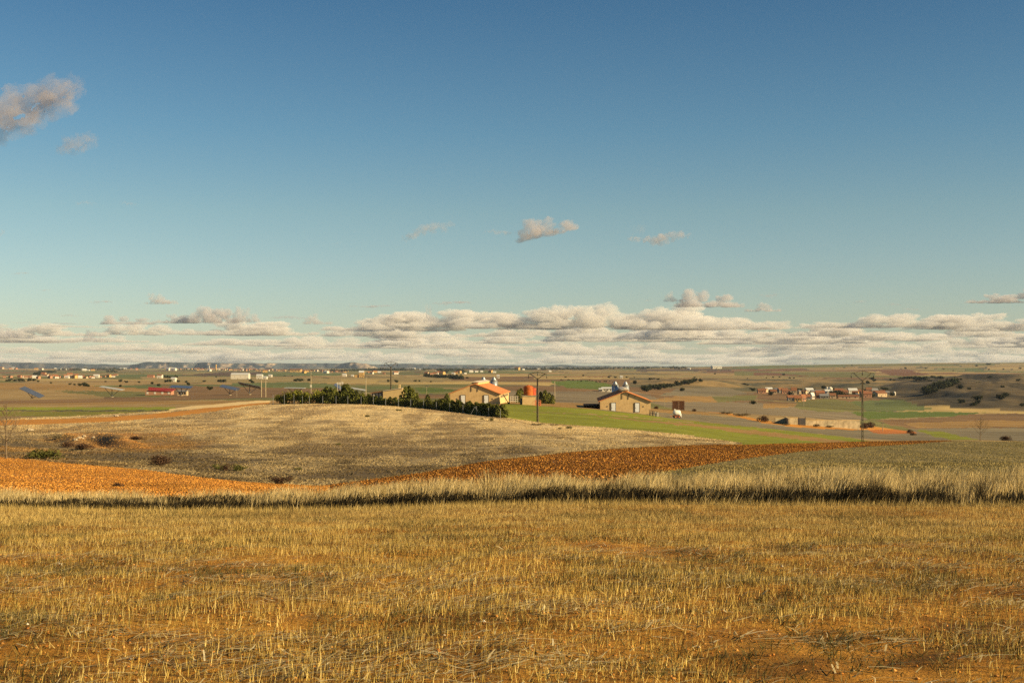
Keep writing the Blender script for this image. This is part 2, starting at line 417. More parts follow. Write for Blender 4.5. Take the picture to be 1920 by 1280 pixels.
LEFT_TRACK = band([(-300, 797), (0, 792), (60, 791), (130, 789), (200, 786), (260, 782), (330, 776), (400, 767), (450, 760), (505, 755)],
                  [5, 5, 5, 4.5, 4.5, 4.5, 4.5, 4, 3, 1.6])
LEFT_BANK = band([(318, 768), (360, 764), (400, 761), (440, 757), (480, 753.5), (508, 752)], [1.2, 3.2, 2.8, 3, 2, 1.5])
RIGHT_TRACK = band([(1322, 771), (1350, 773), (1385, 780), (1430, 790), (1480, 797), (1540, 801), (1600, 803), (1650, 802), (1690, 803)],
                   [1.2, 1.6, 2, 2.3, 2.5, 2.5, 3, 3, 2])
GREEN_FIELD = [(944, 756), (1100, 766), (1200, 776), (1280, 787), (1447, 804), (1600, 821), (1640, 829), (1640, 842), (1385, 842), (1392, 830), (1280, 815), (1200, 808), (1008, 792), (946, 783)]
FAR_PATCH = [  # (colour, polygon, Ymin, Ymax)
 ('orange_soft', [(-400, 716), (60, 718.5), (150, 722), (250, 727), (330, 730), (330, 735), (180, 733), (80, 730), (-400, 728)], 600, 2500),
 ('tan', [(-400, 728), (80, 730), (200, 735), (200, 750), (-400, 752)], 500, 1500),
 ('olive', [(100, 733), (330, 735), (330, 744), (200, 744)], 500, 1500),
 ('darkbrown', [(330, 704), (400, 698.5), (440, 697), (500, 697.5), (500, 702), (440, 705.5)], 2500, 9000),
 ('green_far', [(490, 699), (640, 699), (640, 704), (480, 704.5)], 2500, 7000),
 ('straw_dim', [(260, 706), (560, 706), (640, 711), (640, 716), (300, 717)], 1500, 4500),
 ('brown', [(300, 723), (420, 724), (640, 729), (640, 743), (300, 743)], 600, 2000),
 ('green_far', [(440, 718), (560, 716), (640, 722), (640, 727), (440, 723)], 1000, 3500),
 ('olive', [(640, 722), (760, 721), (860, 730), (860, 739), (640, 736)], 600, 2400),
 ('green_far', [(660, 724), (740, 724), (740, 729), (690, 730)], 600, 2400),
 ('green', [(770, 727), (830, 727), (850, 733), (790, 737)], 600, 2400),
 ('straw_dim', [(740, 706), (850, 707), (830, 716), (700, 718)], 1500, 4500),
 ('straw', [(1000, 706), (1180, 706.5), (1180, 710), (1000, 711)], 1500, 5500),
 ('green', [(1035, 714), (1100, 712), (1150, 722), (1150, 731), (1060, 727)], 900, 3500),
 ('vine', [(940, 733), (1200, 734), (1240, 752), (1100, 758), (940, 752)], 360, 1500),
 ('orange_soft', [(1200, 752), (1290, 740), (1330, 741), (1340, 754), (1260, 757)], 380, 1800),
 ('olive', [(1330, 741), (1425, 741), (1410, 750), (1340, 754)], 380, 1800),
 ('vine', [(1210, 753), (1420, 754), (1700, 768), (1560, 800), (1300, 776)], 360, 1100),
 ('grey', [(1280, 727), (1360, 726), (1410, 737), (1370, 743), (1230, 742)], 900, 2200),
 ('darkbrown', [(1195, 692), (1370, 692.5), (1370, 695.5), (1195, 695.5)], 4000, 12000),
 ('olive', [(1380, 696), (1640, 698), (1640, 708), (1380, 703)], 2400, 8000),
 ('redbrown', [(1409, 698), (1440, 698.5), (1540, 706), (1409, 703)], 2400, 6000),
 ('straw_dim', [(1150, 702), (1400, 704), (1600, 711), (1150, 708)], 2400, 6000),
 ('redbrown', [(1630, 693), (1700, 692), (1750, 702), (1690, 706)], 2400, 9000),
 ('olive', [(1500, 749), (1560, 748), (1640, 757), (1660, 771), (1530, 772), (1480, 762)], 700, 1700),
 ('orange_soft', [(1430, 756), (1500, 756), (1480, 764), (1430, 765)], 500, 1700),
 ('green_far', [(1600, 752), (1680, 748), (1760, 768), (1620, 772)], 600, 1700),
 ('green', [(1600, 772), (1720, 771), (1850, 774), (1780, 780), (1620, 786)], 400, 1500),
 ('brown', [(1640, 788), (1780, 781), (1860, 775), (2400, 776), (2400, 800), (1700, 803)], 330, 1500),
 ('orange_soft', [(1690, 793), (1850, 788), (2400, 790), (2400, 797), (1720, 802)], 330, 1500),
 ('grey', [(1700, 803), (2400, 799), (2400, 830), (1760, 830)], 250, 1000),
 ('lime', [(1722, 806), (1760, 809), (1865, 829), (1800, 833)], 250, 700),
]
FARPAL = [C[k] for k in ('brown', 'green_far', 'straw_dim', 'olive', 'tan', 'redbrown', 'tan', 'green_far', 'straw', 'brown', 'olive', 'straw_dim')]

def voronoi_fields(X, Y):
    """irregular long fields: jittered cells, returns id hash and edge closeness"""
    a = R(14); u = (X * math.cos(a) + Y * math.sin(a)); v = (-X * math.sin(a) + Y * math.cos(a))
    u = u + (fbm(X / 900, Y / 900, 41, 2) - .5) * 500; v = v + (fbm(X / 900, Y / 900, 42, 2) - .5) * 500
    S = 380.0; u = u / S; v = v / (S * 1.25)
    iu = np.floor(u); iv = np.floor(v); best = np.full(X.shape, 1e9); bid = np.zeros(X.shape); sec = np.full(X.shape, 1e9)
    for du in (-1, 0, 1):
        for dv in (-1, 0, 1):
            cu = iu + du; cv = iv + dv
            x = cu + _hash(cu, cv, 3); y = cv + _hash(cu, cv, 4); d = np.abs(x - u) + np.abs(y - v)
            n = d < best
            sec = np.where(n, best, np.minimum(sec, d)); bid = np.where(n, _hash(cu, cv, 9), bid); best = np.where(n, d, best)
    return bid, sec - best

def classify(X, Y, px, py, ri):
    """returns object class and colour for terrain points; ri = semantic band"""
    n = len(X)
    jx = (vnoise(X / (Y * .004 + .01), Y / (Y * .02 + .01) , 61) - .5) * 16
    nz = fbm(X / (Y * .006 + .05), Y * 0 + np.log(np.maximum(Y, 3)) * 90, 62, 3) - .5
    qx = px + jx; qy = py + nz * 3.0
    cls = np.full(n, 'plain', dtype='U16'); col = np.zeros((n, 3))
    bid, edge = voronoi_fields(X, Y)
    pal = np.array(FARPAL); k = (bid * 9973).astype(int) % len(pal)
    col[:] = pal[k]
    col[(edge < .035)] = C['scrub']
    hill = (px > 1180) & (px < 1680) & (Y > 1600) & (Y < 3000)
    s = fbm(X / 60, Y / 110, 33, 4)[:, None]
    scr = np.array(C['scrub']) * 1.1 * (1 - s) + np.array(C['straw_dim']) * s
    w = np.clip((s - .38) * 4, 0, 1); hcol = np.array(C['scrub']) * (1 - w) + np.array(C['tan']) * .85 * w
    col = np.where(hill[:, None], hcol, col)
    hr = (px + 130 * (fbm(X / 90, Y / 160, 65, 3) - .5) > 1655) & (Y + 500 * (fbm(X / 120, Y / 200, 66, 3) - .5) > 1180) & (Y < 3200)
    hc2 = np.array([.05, .038, .02]) * (1 - w) + np.array([.15, .105, .05]) * w
    col = np.where(hr[:, None], hc2, col)
    for name, poly, a, b in FAR_PATCH:
        m = inpoly(qx, qy, poly) & (Y > a) & (Y < b); col[m] = C[name]
    # mid ground 200-380 m
    mid = (Y > 180) & (Y < 385) & (ri >= 9)
    lf = mid & (px < 560)
    col[lf] = C['tan']
    stk = (.72 + .56 * fbm(X / 45, Y / 5.5, 63, 4))[:, None]; midm = mid[:, None]
    strip = np.interp(qy, [745, 748, 748.5, 756, 760, 763, 765, 768, 770, 771.5, 773, 780, 786], np.arange(13))
    col[lf & (qy < 750)] = C['olive']
    col[lf & (qy > 752) & (qy < 758)] = C['orange_soft']
    col[lf & (qy > 763) & (qy < 768.5) & (px < 330)] = np.array(C['lime']) * 1.25
    col[lf & (qy >= 768.5) & (qy < 770.5)] = C['scrub']
    col[lf & (qy >= 771) & (qy < 780) & (px < 330)] = np.array(C['lime']) * .8 + np.array(C['orange_soft']) * .25
    cls[mid] = 'plain'
    fy = mid & (px >= 560) & (px < 1330)
    col[fy] = C['orange_soft']; cls[fy] = 'farmyard'
    rt = mid & (px >= 1330); col[rt] = C['tan']
    for name, poly, a, b in FAR_PATCH:
        if a < 340: m = inpoly(qx, qy, poly) & (Y > a) & (Y < b) & mid; col[m] = C[name]
    vg = mid & inpoly(qx, qy, [(1040, 763), (1300, 776), (1460, 790), (1620, 801), (1720, 806), (1760, 830), (1600, 821), (1447, 804), (1280, 787), (1100, 767)])
    col[vg] = C['grey']
    rb = mid & inpoly(qx, qy, [(1600, 801), (1660, 797), (1700, 803), (1720, 812), (1650, 813)]); col[rb] = C['rust']
    g = mid & inpoly(px, qy * .3 + py * .7, GREEN_FIELD); col[g] = C['lime']; cls[g] = 'green_field'
    st1 = g & inpoly(qx, qy, band([(1100, 778), (1200, 788), (1300, 797), (1420, 811), (1600, 832)], [.3, 1.3, 2.5, 4, 4])); col[st1] = C['orange_soft']
    st2 = g & inpoly(qx, qy, band([(1000, 772), (1150, 778), (1250, 788), (1400, 801)], [.2, .6, .7, .7])); col[st2] = C['tan']
    t = mid & inpoly(px, qy * .4 + py * .6, RIGHT_TRACK); col[t] = C['track']; cls[t] = 'dirt_road'
    col = np.where(midm, col * stk, col)
    # meadow and track on the left
    me = (ri >= 6) & (ri < 9)
    cls[me] = 'meadow'
    s = .55 * fbm(X / 10, Y / 20, 51, 5) + .45 * fbm(X / 3.2, Y / 7, 58, 3); p2 = fbm(X / 26, Y / 40, 52, 3)
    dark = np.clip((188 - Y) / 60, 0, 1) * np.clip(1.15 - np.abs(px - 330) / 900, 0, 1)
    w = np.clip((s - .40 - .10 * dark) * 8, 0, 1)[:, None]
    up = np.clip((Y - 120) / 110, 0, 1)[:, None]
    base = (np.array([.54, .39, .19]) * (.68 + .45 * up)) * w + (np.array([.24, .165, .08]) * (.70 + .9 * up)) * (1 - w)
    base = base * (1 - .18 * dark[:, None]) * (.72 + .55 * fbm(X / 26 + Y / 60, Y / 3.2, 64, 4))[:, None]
    o = np.clip((p2 - .56) * 9, 0, 1)[:, None] * (px < 1000)[:, None] * np.clip((1 - np.abs(py - 835) / 45), 0, 1)[:, None]
    base = base * (1 - o * .8) + np.array([.40, .20, .05]) * o * .6
    ol = ((np.abs(px - 230) < 110) & (np.abs(py - 826) < 14))[:, None] * np.clip((s - .4) * 5, 0, 1)[:, None]
    base = base * (1 - ol * .8) + np.array([.46, .20, .045]) * ol * .8
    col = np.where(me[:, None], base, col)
    rme = me & (px > 1380) ; col[rme & (s > .5)] = C['grey']; col[rme & (s <= .5)] = C['tan']
    g = (ri >= 6) & (ri <= 9) & inpoly(px, py, GREEN_FIELD) & (px > 1300); col[g] = C['lime']; cls[g] = 'green_field'
    g &= inpoly(qx, qy, band([(1200, 788), (1300, 797), (1420, 811), (1600, 832)], [1.3, 2.5, 4, 4])); col[g] = C['orange_soft']
    both = (Y > 180) & (Y < 340)
    t = both & inpoly(px, qy * .4 + py * .6, LEFT_TRACK); col[t] = C['track']; cls[t] = 'dirt_road'
    t = both & inpoly(px, qy * .4 + py * .6, LEFT_BANK); col[t] = C['bank']; cls[t] = 'dirt_road'
    # ploughed land
    pl = (ri >= 4) & (ri < 6)
    left = pl & (px < 620); right = pl & (px >= 620)
    s = fbm(X / 5, Y / 8, 55, 4)[:, None]
    fu = (.72 + .5 * fbm((X + Y * .5) / 1.6, (Y - X * .2) / 14, 56, 3))[:, None]
    col = np.where(left[:, None], np.array([.44, .19, .038]) * (.6 + .7 * s) * fu, col); cls[left] = 'ploughed_field'
    col = np.where(right[:, None], np.array([.21, .08, .014]) * (.65 + .6 * s) * fu, col); cls[right] = 'ploughed_ridge'
    OL = [(1150, 915), (1230, 886), (1260, 882), (1363, 864), (1432, 855), (1500, 846.5), (1604, 838), (1707, 832.5), (1790, 826), (3400, 800), (3400, 960), (1150, 960)]
    of = (ri >= 4) & (ri < 6) & inpoly(px, qy * .2 + py * .8, OL)
    f = np.clip((fbm(X / 2.4, Y / 14, 57, 4) - .35) * 3, 0, 1)[:, None]
    col = np.where(of[:, None], np.array([.175, .135, .05]) * (1 - f) + np.array([.23, .175, .07]) * f, col); cls[of] = 'fallow_field'
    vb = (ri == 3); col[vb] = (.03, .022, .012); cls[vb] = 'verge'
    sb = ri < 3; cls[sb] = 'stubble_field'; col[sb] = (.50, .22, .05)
    return cls, col

def build_terrain():
    pxs = np.concatenate([np.arange(-1500, -260, 31), np.arange(-260, 2180, 2.0), np.arange(2180, 3401, 31)])
    cnt = [12, 60, 80, 8, 26, 34, 14, 26, 42, 28, 30, 26, 30, 30, 30, 20, 14, 10, 4]
    tt = []; rid = []
    for i, n in enumerate(cnt):
        for k in range(n): tt.append(i + k / n); rid.append(i)
    tt.append(len(cnt)); tt = np.array(tt); nr = len(tt); nc = len(pxs)
    Yr, Zr = rows_at(pxs)                       # (nc, rows)
    k = np.minimum(tt.astype(int), len(cnt) - 1); f = tt - k
    Yg = Yr[:, k] ** (1 - f) * Yr[:, k + 1] ** f  # (nc,nr)
    Xg = (pxs[:, None] - 960) / F * Yg
    Zg = tz(Xg, Yg)
    P = np.stack([Xg, Yg, Zg], -1).reshape(-1, 3)
    pxg = np.repeat(pxs[:, None], nr, 1).ravel(); pyg = (HY - (Zg - CZ) * F / Yg).ravel()
    rig = np.repeat(np.minimum(tt.astype(int), len(cnt) - 1)[None, :], nc, 0).ravel()
    vcls, vcol = classify(P[:, 0], P[:, 1], pxg, pyg, rig)
    ci, rj = np.meshgrid(np.arange(nc - 1), np.arange(nr - 1), indexing='ij')
    a = (ci * nr + rj).ravel()
    faces = np.stack([a, a + nr, a + nr + 1, a + 1], 1)
    fcls = vcls[a]
    mats = {
     'stubble_field': soil_mat('orange_stubble_soil', (.20, .085, .014), (.44, .20, .028), (.60, .30, .048), 1.1, 26, .05),
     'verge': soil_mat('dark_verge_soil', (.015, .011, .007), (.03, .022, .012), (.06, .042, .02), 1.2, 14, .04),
     'ploughed_field': field_mat('loose_orange_soil', .5, 5, .12, .35),
     'ploughed_ridge': field_mat('rough_rust_soil', .6, 4.5, .2, .5),
     'fallow_field': field_mat('fallow_ground', .9, 6, .06, .35),
     'meadow': field_mat('dry_meadow_ground', .35, 2.6, .12, .45, .6),
     'dirt_road': field_mat('packed_dirt', .25, 2, .03, .2, .6),
     'green_field': field_mat('young_crop', .12, 1.4, .05, .22, .6),
     'farmyard': field_mat('yard_earth', .3, 2, .05, .4),
     'plain': field_mat('farm_land', .012, .07, .3, .32, .45),
    }
    for c in mats:
        m = fcls == c
        fs = faces[m]
        used, inv = np.unique(fs.ravel(), return_inverse=True)
        o = np_mesh(c, P[used], inv.reshape(-1, 4), mats[c], vcol[used], 'landuse', smooth=True)
        tag(o, kind='structure')
    # ground behind and beside the camera
    ys = np.linspace(-90, 3.0, 20); xs = np.linspace(-90, 90, 40)
    G = np.stack(np.meshgrid(xs, ys, indexing='ij'), -1).reshape(-1, 2)
    zz = np.full(len(G), CZ - 1.93)
    a = (np.arange(39)[:, None] * 20 + np.arange(19)[None, :]).ravel()
    o = np_mesh('ground', np.c_[G, zz], np.stack([a, a + 20, a + 21, a + 1], 1), mats['stubble_field'], smooth=True)
    tag(o, kind='structure')
build_terrain()

# distant mesas
def build_hills():
    pxs = np.arange(-1400, 3300, 3.0)
    top = np.interp(pxs, [-1400, -200, 0, 60, 110, 180, 240, 258, 272, 345, 365, 380, 400, 560, 640, 655, 663, 672, 700, 760, 800, 830, 860, 930, 980, 1020, 1050, 1080, 1120, 1200, 1290, 1400, 1600, 3300],
                    [682, 682, 680.8, 681, 682, 683, 684.5, 683.2, 679.3, 680.5, 681.6, 680.2, 681.5, 682, 682, 680.5, 679.8, 681.5, 683.5, 682.6, 683, 684.6, 684, 685, 684.6, 685.6, 683.9, 685.4, 685.8, 686.2, 686.8, 687.5, 689, 689])
    top = top - np.clip((686 - top) / 5, 0, 1) * 1.3 + (vnoise(pxs / 9, pxs * 0, 5) - .5) * .9
    near = ((pxs > 255) & (pxs < 360)) | ((pxs > 380) & (pxs < 520)) | ((pxs > 648) & (pxs < 705))
    Y0 = np.where(near, 12500, 14500) + (vnoise(pxs / 30, pxs * 0, 9) - .5) * 900
    k = np.ones(5) / 5; Y0 = np.convolve(np.pad(Y0, 2, mode='edge'), k, 'valid')
    fr = np.array([0, .12, .25, .4, .55, .7, .82, .92, 1, 1.02, 1.3]); hr = np.array([-.25, .1, .22, .38, .52, .68, .84, .96, 1, 1, .9])
    V = []; A = []
    for j, (f, h) in enumerate(zip(fr, hr)):
        Y = Y0 + f * 1500 + (fbm(pxs / 11, pxs * 0 + j * .35, 21, 3) - .5) * 900 * (1 - abs(f - .5))
        zb = -(692.5 - HY) * Y0 / F; zt = -(top - HY) * (Y0 + 1500) / F
        z = zb + (zt - zb) * h + CZ + (vnoise(pxs / 5, pxs * 0 + j, 31) - .5) * 8 * (0 < j < 8)
        X = (pxs - 960) / F * Y
        V.append(np.c_[X, Y, z])
        s = fbm(pxs / 10, pxs * 0 + h * 2.5, 71, 4)
        tan = np.clip((s - .5) * 8, 0, 1) * (near * 1.0 + (~near) * .25) * (h < .9)
        tan = np.maximum(tan, ((np.abs(pxs - 678 - (1 - h) * 12) < 10 + (1 - h) * 14)) * 1.0 * .8)
        A.append(np.array([.05, .062, .07]) * (1 - tan[:, None]) + np.array([.44, .32, .21]) * tan[:, None])  # bluish base tone: part of the distance haze is put into the colour
    n = len(pxs); V = np.concatenate(V); A = np.concatenate(A)
    a = (np.arange(len(fr) - 1)[:, None] * n + np.arange(n - 1)[None, :]).ravel()
    m, nt, b = new_mat('mesa_slopes')
    at_ = nt.nodes.new('ShaderNodeAttribute'); at_.attribute_name = 'tone'
    nz = noise_node(nt, .012, 5, .7, geo_pos(nt)); r = ramp(nt, nz.outputs[0], [(.3, (.6, .6, .6)), (.7, (1.4, 1.4, 1.4))])
    link(nt, mixc(nt, 'MULTIPLY', 1.0, at_.outputs[0], r.outputs[0]), b.inputs['Base Color'])
    tag(np_mesh('hills', V, np.stack([a, a + 1, a + n + 1, a + n], 1), m, A, 'tone'), kind='structure')
build_hills()

# ------------------------------------------------------------------ blades, straw, clods
def blades(base, h, w, lean, yaw, tone, segs=1, droop=0.0):
    """numpy blades: base (n,3), returns verts, faces, attr. Each blade = segs quads"""
    n = len(base); d = np.stack([np.cos(yaw), np.sin(yaw), 0 * yaw], 1)
    L = []; K = segs + 1
    for k in range(K):
        t = k / segs
        c = base + lean * (t * (1 - droop) + droop * t * t)[..., None] if np.ndim(droop) else base + lean * (t + droop * (t * t - t))
        c = c + np.stack([0 * h, 0 * h, h * t], 1)
        ww = (w * (1 - .75 * t ** 1.5) / 2)[:, None]
        L += [c - d * ww, c + d * ww]
    V = np.stack(L, 1).reshape(-1, 3)
    i = np.arange(n)[:, None] * (2 * K) + (np.arange(segs) * 2)[None, :]
    i = i.ravel(); Fc = np.stack([i, i + 1, i + 3, i + 2], 1)
    return V, Fc, np.repeat(tone, 2 * K, 0)
def join(parts):
    V = []; Fc = []; A = []; n = 0
    for v, f, a in parts:
        V.append(v); Fc.append(f + n); A.append(a); n += len(v)
    return np.concatenate(V), np.concatenate(Fc), np.concatenate(A)
def pick(n, cols, jit=.18):
    c = np.array(cols)[rng.integers(0, len(cols), n)]
    return c * (1 + (rng.random((n, 1)) - .5) * 2 * jit)
def scatter_wedge(n, y0, y1, px0=-330, px1=2250, p=2.0):
    Y = (y0 ** p + (y1 ** p - y0 ** p) * rng.random(n)) ** (1 / p)
    mg = 4.6 / Y * F * np.clip((34.5 - Y) / .5, 0, 1); px = (px0 - mg) + (px1 - px0 + 2 * mg) * rng.random(n)
    return (px - 960) / F * Y, Y, px

straw_m = attr_mat('dry_straw', .75, .08)
def bare(X, Y):
    """0..1 amount of stubble cover"""
    c = fbm(X / 2.2, Y / 3.0, 101, 4)
    near = np.clip((15 - Y) / 7, 0, 1)
    th = .29 + .12 * near - .16 * np.clip((Y - 18) / 10, 0, 1)
    return np.clip((c - th) * 7, 0, 1)
# standing stubble
n = 1050000
X, Y, px = scatter_wedge(n, 6.4, 33.4, p=1.6)
# drill rows
a = R(72); u = X * math.cos(a) + Y * math.sin(a); ur = np.round(u / .17) * .17 + rng.normal(0, .022, n); X = X + (ur - u) * math.cos(a); Y = Y + (ur - u) * math.sin(a)
# clumps
cx = np.round(X / .06 + rng.random(n)) * .06; X = X * .5 + cx * .5
keep = (rng.random(n) < bare(X, Y) * (.35 + .65 * vnoise(X / .25, Y / .25, 103)) * 1.1) & (Y > 6.5) & (Y < 33.6)
X = X[keep]; Y = Y[keep]; n = len(X)
B = np.stack([X, Y, tz(X, Y) - .005], 1)
hh = (.020 + .082 * rng.random(n) ** 1.2) * (.75 + .5 * vnoise(X / 1.6, Y / 1.6, 104))
ln = rng.normal(0, .013, (n, 3)) * np.where(rng.random(n) < .16, 4.0, 1.0)[:, None]; ln[:, 2] = 0; ln[:, 0] += .008
tone = pick(n, [(.62, .43, .11), (.54, .36, .075), (.78, .59, .21), (.36, .22, .045), (.14, .085, .022), (.56, .39, .11), (.24, .15, .04)])
tone *= (.37 + .62 * fbm(X / 1.1, Y / 1.7, 141, 3) + .42 * vnoise(X / 5, Y / 7, 142))[:, None]
fy_ = np.clip((Y - 14) / 16, 0, 1)[:, None]; tone = tone * (1 - fy_ * .35) + fy_ * .35 * tone.mean(1, keepdims=True) * np.array([1.5, 1.1, .5])
ne = 26000; pe = -330 + 2600 * rng.random(ne); Ye = 31.4 + 2.3 * rng.random(ne); Xe = (pe - 960) / F * Ye
B = np.concatenate([B, np.stack([Xe, Ye, tz(Xe, Ye) - .005], 1)]); hh = np.concatenate([hh, .06 + .13 * rng.random(ne)])
tone = np.concatenate([tone, pick(ne, [(.60, .43, .15), (.48, .33, .10), (.36, .24, .07)])]); le = rng.normal(0, .03, (ne, 3)); le[:, 2] = 0; ln = np.concatenate([ln, le]); n += ne
P1 = blades(B, hh, .0026 + .0036 * rng.random(n), ln, rng.random(n) * 3.14, tone, 1)
print('stubble stalks', n)
tag(np_mesh('stubble', *P1[:2], straw_m, P1[2]), kind='stuff', cat='stubble', label='golden standing cereal stubble over the orange soil of the foreground field')

# loose straw lying on the soil
def swath(X, Y): return np.clip((fbm(X / 1.6 + Y * .35, Y / .8, 121, 4) - .43) * 6, 0, 1)
n = 170000
X, Y, px = scatter_wedge(n, 6.4, 33, p=1.2)
keep = rng.random(n) < (.10 + .9 * swath(X, Y) * np.clip((22 - Y) / 9, .2, 1))
X = X[keep]; Y = Y[keep]; n = len(X)
L = .06 + .22 * rng.random(n) ** 1.6; th = rng.normal(.15, .75, n)
dx = np.cos(th) * L; dy = np.sin(th) * L
z0 = tz(X, Y); z1 = tz(X + dx, Y + dy)
w = (.0026 + .0055 * rng.random(n) ** 2)[:, None]; sd = np.stack([-np.sin(th), np.cos(th), 0 * th], 1) * w
up = .006 + .03 * rng.random(n) ** 2; tilt = rng.normal(0, .018, n)
A0 = np.stack([X, Y, z0 + up], 1); A1 = np.stack([X + dx, Y + dy, z1 + up + np.abs(tilt)], 1)
mid = (A0 + A1) / 2 + np.c_[rng.normal(0, .008, (n, 2)), np.abs(rng.normal(0, .006, n))]
V = np.stack([A0 - sd, A0 + sd, mid - sd, mid + sd, A1 - sd * .6, A1 + sd * .6], 1).reshape(-1, 3)
i = np.arange(n) * 6; Fc = np.concatenate([np.stack([i, i + 1, i + 3, i + 2], 1), np.stack([i + 2, i + 3, i + 5, i + 4], 1)])
tone = pick(n, [(.68, .51, .24), (.56, .41, .17), (.42, .30, .12), (.76, .61, .33), (.26, .18, .08), (.12, .09, .04)])
tag(np_mesh('loose_straw', V, Fc, straw_m, np.repeat(tone, 6, 0)), kind='stuff', cat='straw', label='pale loose straw lying in streaks between the stubble rows')
print('loose', n)

# green and grey weeds among the stubble
n = 58000
X, Y, px = scatter_wedge(n, 6.6, 33, p=1.4)
keep = rng.random(n) < np.clip((fbm(X / 1.3, Y / 1.3, 131, 3) - .53) * 7, 0, 1)
X = X[keep]; Y = Y[keep]; n = len(X)
X = np.repeat(X, 5) + rng.normal(0, .035, n * 5); Y = np.repeat(Y, 5) + rng.normal(0, .035, n * 5); n = len(X)
ln = rng.normal(0, .045, (n, 3)); ln[:, 2] = 0
tone = pick(n, [(.085, .075, .02), (.12, .10, .03), (.05, .045, .018), (.16, .12, .045)])
P1 = blades(np.stack([X, Y, tz(X, Y)], 1), .03 + .06 * rng.random(n), .004 + .005 * rng.random(n), ln, rng.random(n) * 3.14, tone, 1)
tag(np_mesh('weeds', *P1[:2], attr_mat('weed_leaf', .8, .15), P1[2]), kind='stuff', cat='weeds', label='low olive weeds sprouting between the stubble stalks')

# clods and pebbles
def clods(name, X, Y, r, tone, mat, label, cat, flat=.7):
    n = len(X)
    base = np.array([(1, 0, 0), (0, 1, 0), (-1, 0, 0), (0, -1, 0), (0, 0, 1), (0, 0, -.6)], float)
    Vv = base[None] * (1 + rng.normal(0, .28, (n, 6, 1))) + rng.normal(0, .12, (n, 6, 3))
    a = rng.random(n) * 6.28; c = np.cos(a)[:, None]; s = np.sin(a)[:, None]
    x = Vv[..., 0] * c - Vv[..., 1] * s; y = Vv[..., 0] * s + Vv[..., 1] * c
    Vv = np.stack([x, y, Vv[..., 2] * flat], -1) * r[:, None, None]
    Vv += np.stack([X, Y, tz(X, Y) + r * .12], 1)[:, None]
    fc = np.array([(0, 1, 4), (1, 2, 4), (2, 3, 4), (3, 0, 4), (1, 0, 5), (2, 1, 5), (3, 2, 5), (0, 3, 5)])
    Fc = (np.arange(n)[:, None, None] * 6 + fc[None]).reshape(-1, 3)
    return tag(np_mesh(name, Vv.reshape(-1, 3), Fc, mat, np.repeat(tone, 6, 0)), kind='stuff', label=label, cat=cat)
clod_m = attr_mat('clod_soil', .95)
n = 26000
X, Y, px = scatter_wedge(n, 6.4, 24, p=1.1)
clods('soil_crumbs', X, Y, .004 + .016 * rng.random(n) ** 3, pick(n, [(.50, .20, .04), (.58, .27, .07), (.36, .14, .03)]), clod_m,
      'small orange soil crumbs scattered over the bare ground between stalks', 'soil crumbs')
n = 260
X, Y, px = scatter_wedge(n, 6.8, 22, p=1.2)
clods('pebbles', X, Y, .008 + .018 * rng.random(n) ** 2, pick(n, [(.62, .52, .38), (.5, .36, .2)]), clod_m, 'few pale pebbles lying on the orange soil', 'pebbles')

def in_cls(X, Y, want):
    px = 960 + X / Y * F; z = tz(X, Y); py = HY - (z - CZ) * F / Y
    Yr, _ = rows_at(px); ri = np.clip((Yr <= Y[:, None]).sum(1) - 1, 0, 18)
    c, col = classify(X, Y, px, py, ri)
    m = np.zeros(len(X), bool)
    for w_ in want: m |= c == w_
    return m, px, py, col
n = 240000
X, Y, px = scatter_wedge(n, 38, 175, px0=560, px1=2250, p=1.45)
m, px, py, _ = in_cls(X, Y, ['ploughed_ridge']); X = X[m]; Y = Y[m]; n = len(X)
clods('ridge_clods', X, Y, .02 + .068 * rng.random(n) ** 1.8, pick(n, [(.26, .105, .018), (.18, .07, .013), (.38, .17, .034), (.10, .04, .009)], .3) * (.6 + .8 * fbm((X + Y * .5) / 1.6, (Y - X * .2) / 14, 56, 3))[:, None], clod_m,
      'coarse rust red clods turned over on the ploughed ridge', 'clods', .8)
n = 90000
X, Y, px = scatter_wedge(n, 38, 100, px0=-330, px1=640, p=1.4)
m, px, py, _ = in_cls(X, Y, ['ploughed_field']); X = X[m]; Y = Y[m]; n = len(X)
clods('field_clods', X, Y, .016 + .052 * rng.random(n) ** 2.6, pick(n, [(.42, .175, .03), (.28, .11, .02), (.54, .25, .05)], .25) * (.55 + .9 * fbm(X / 4, Y / 7, 59, 3))[:, None], clod_m,
      'bright orange crumbly clods on the ploughed field at the left', 'clods', .6)

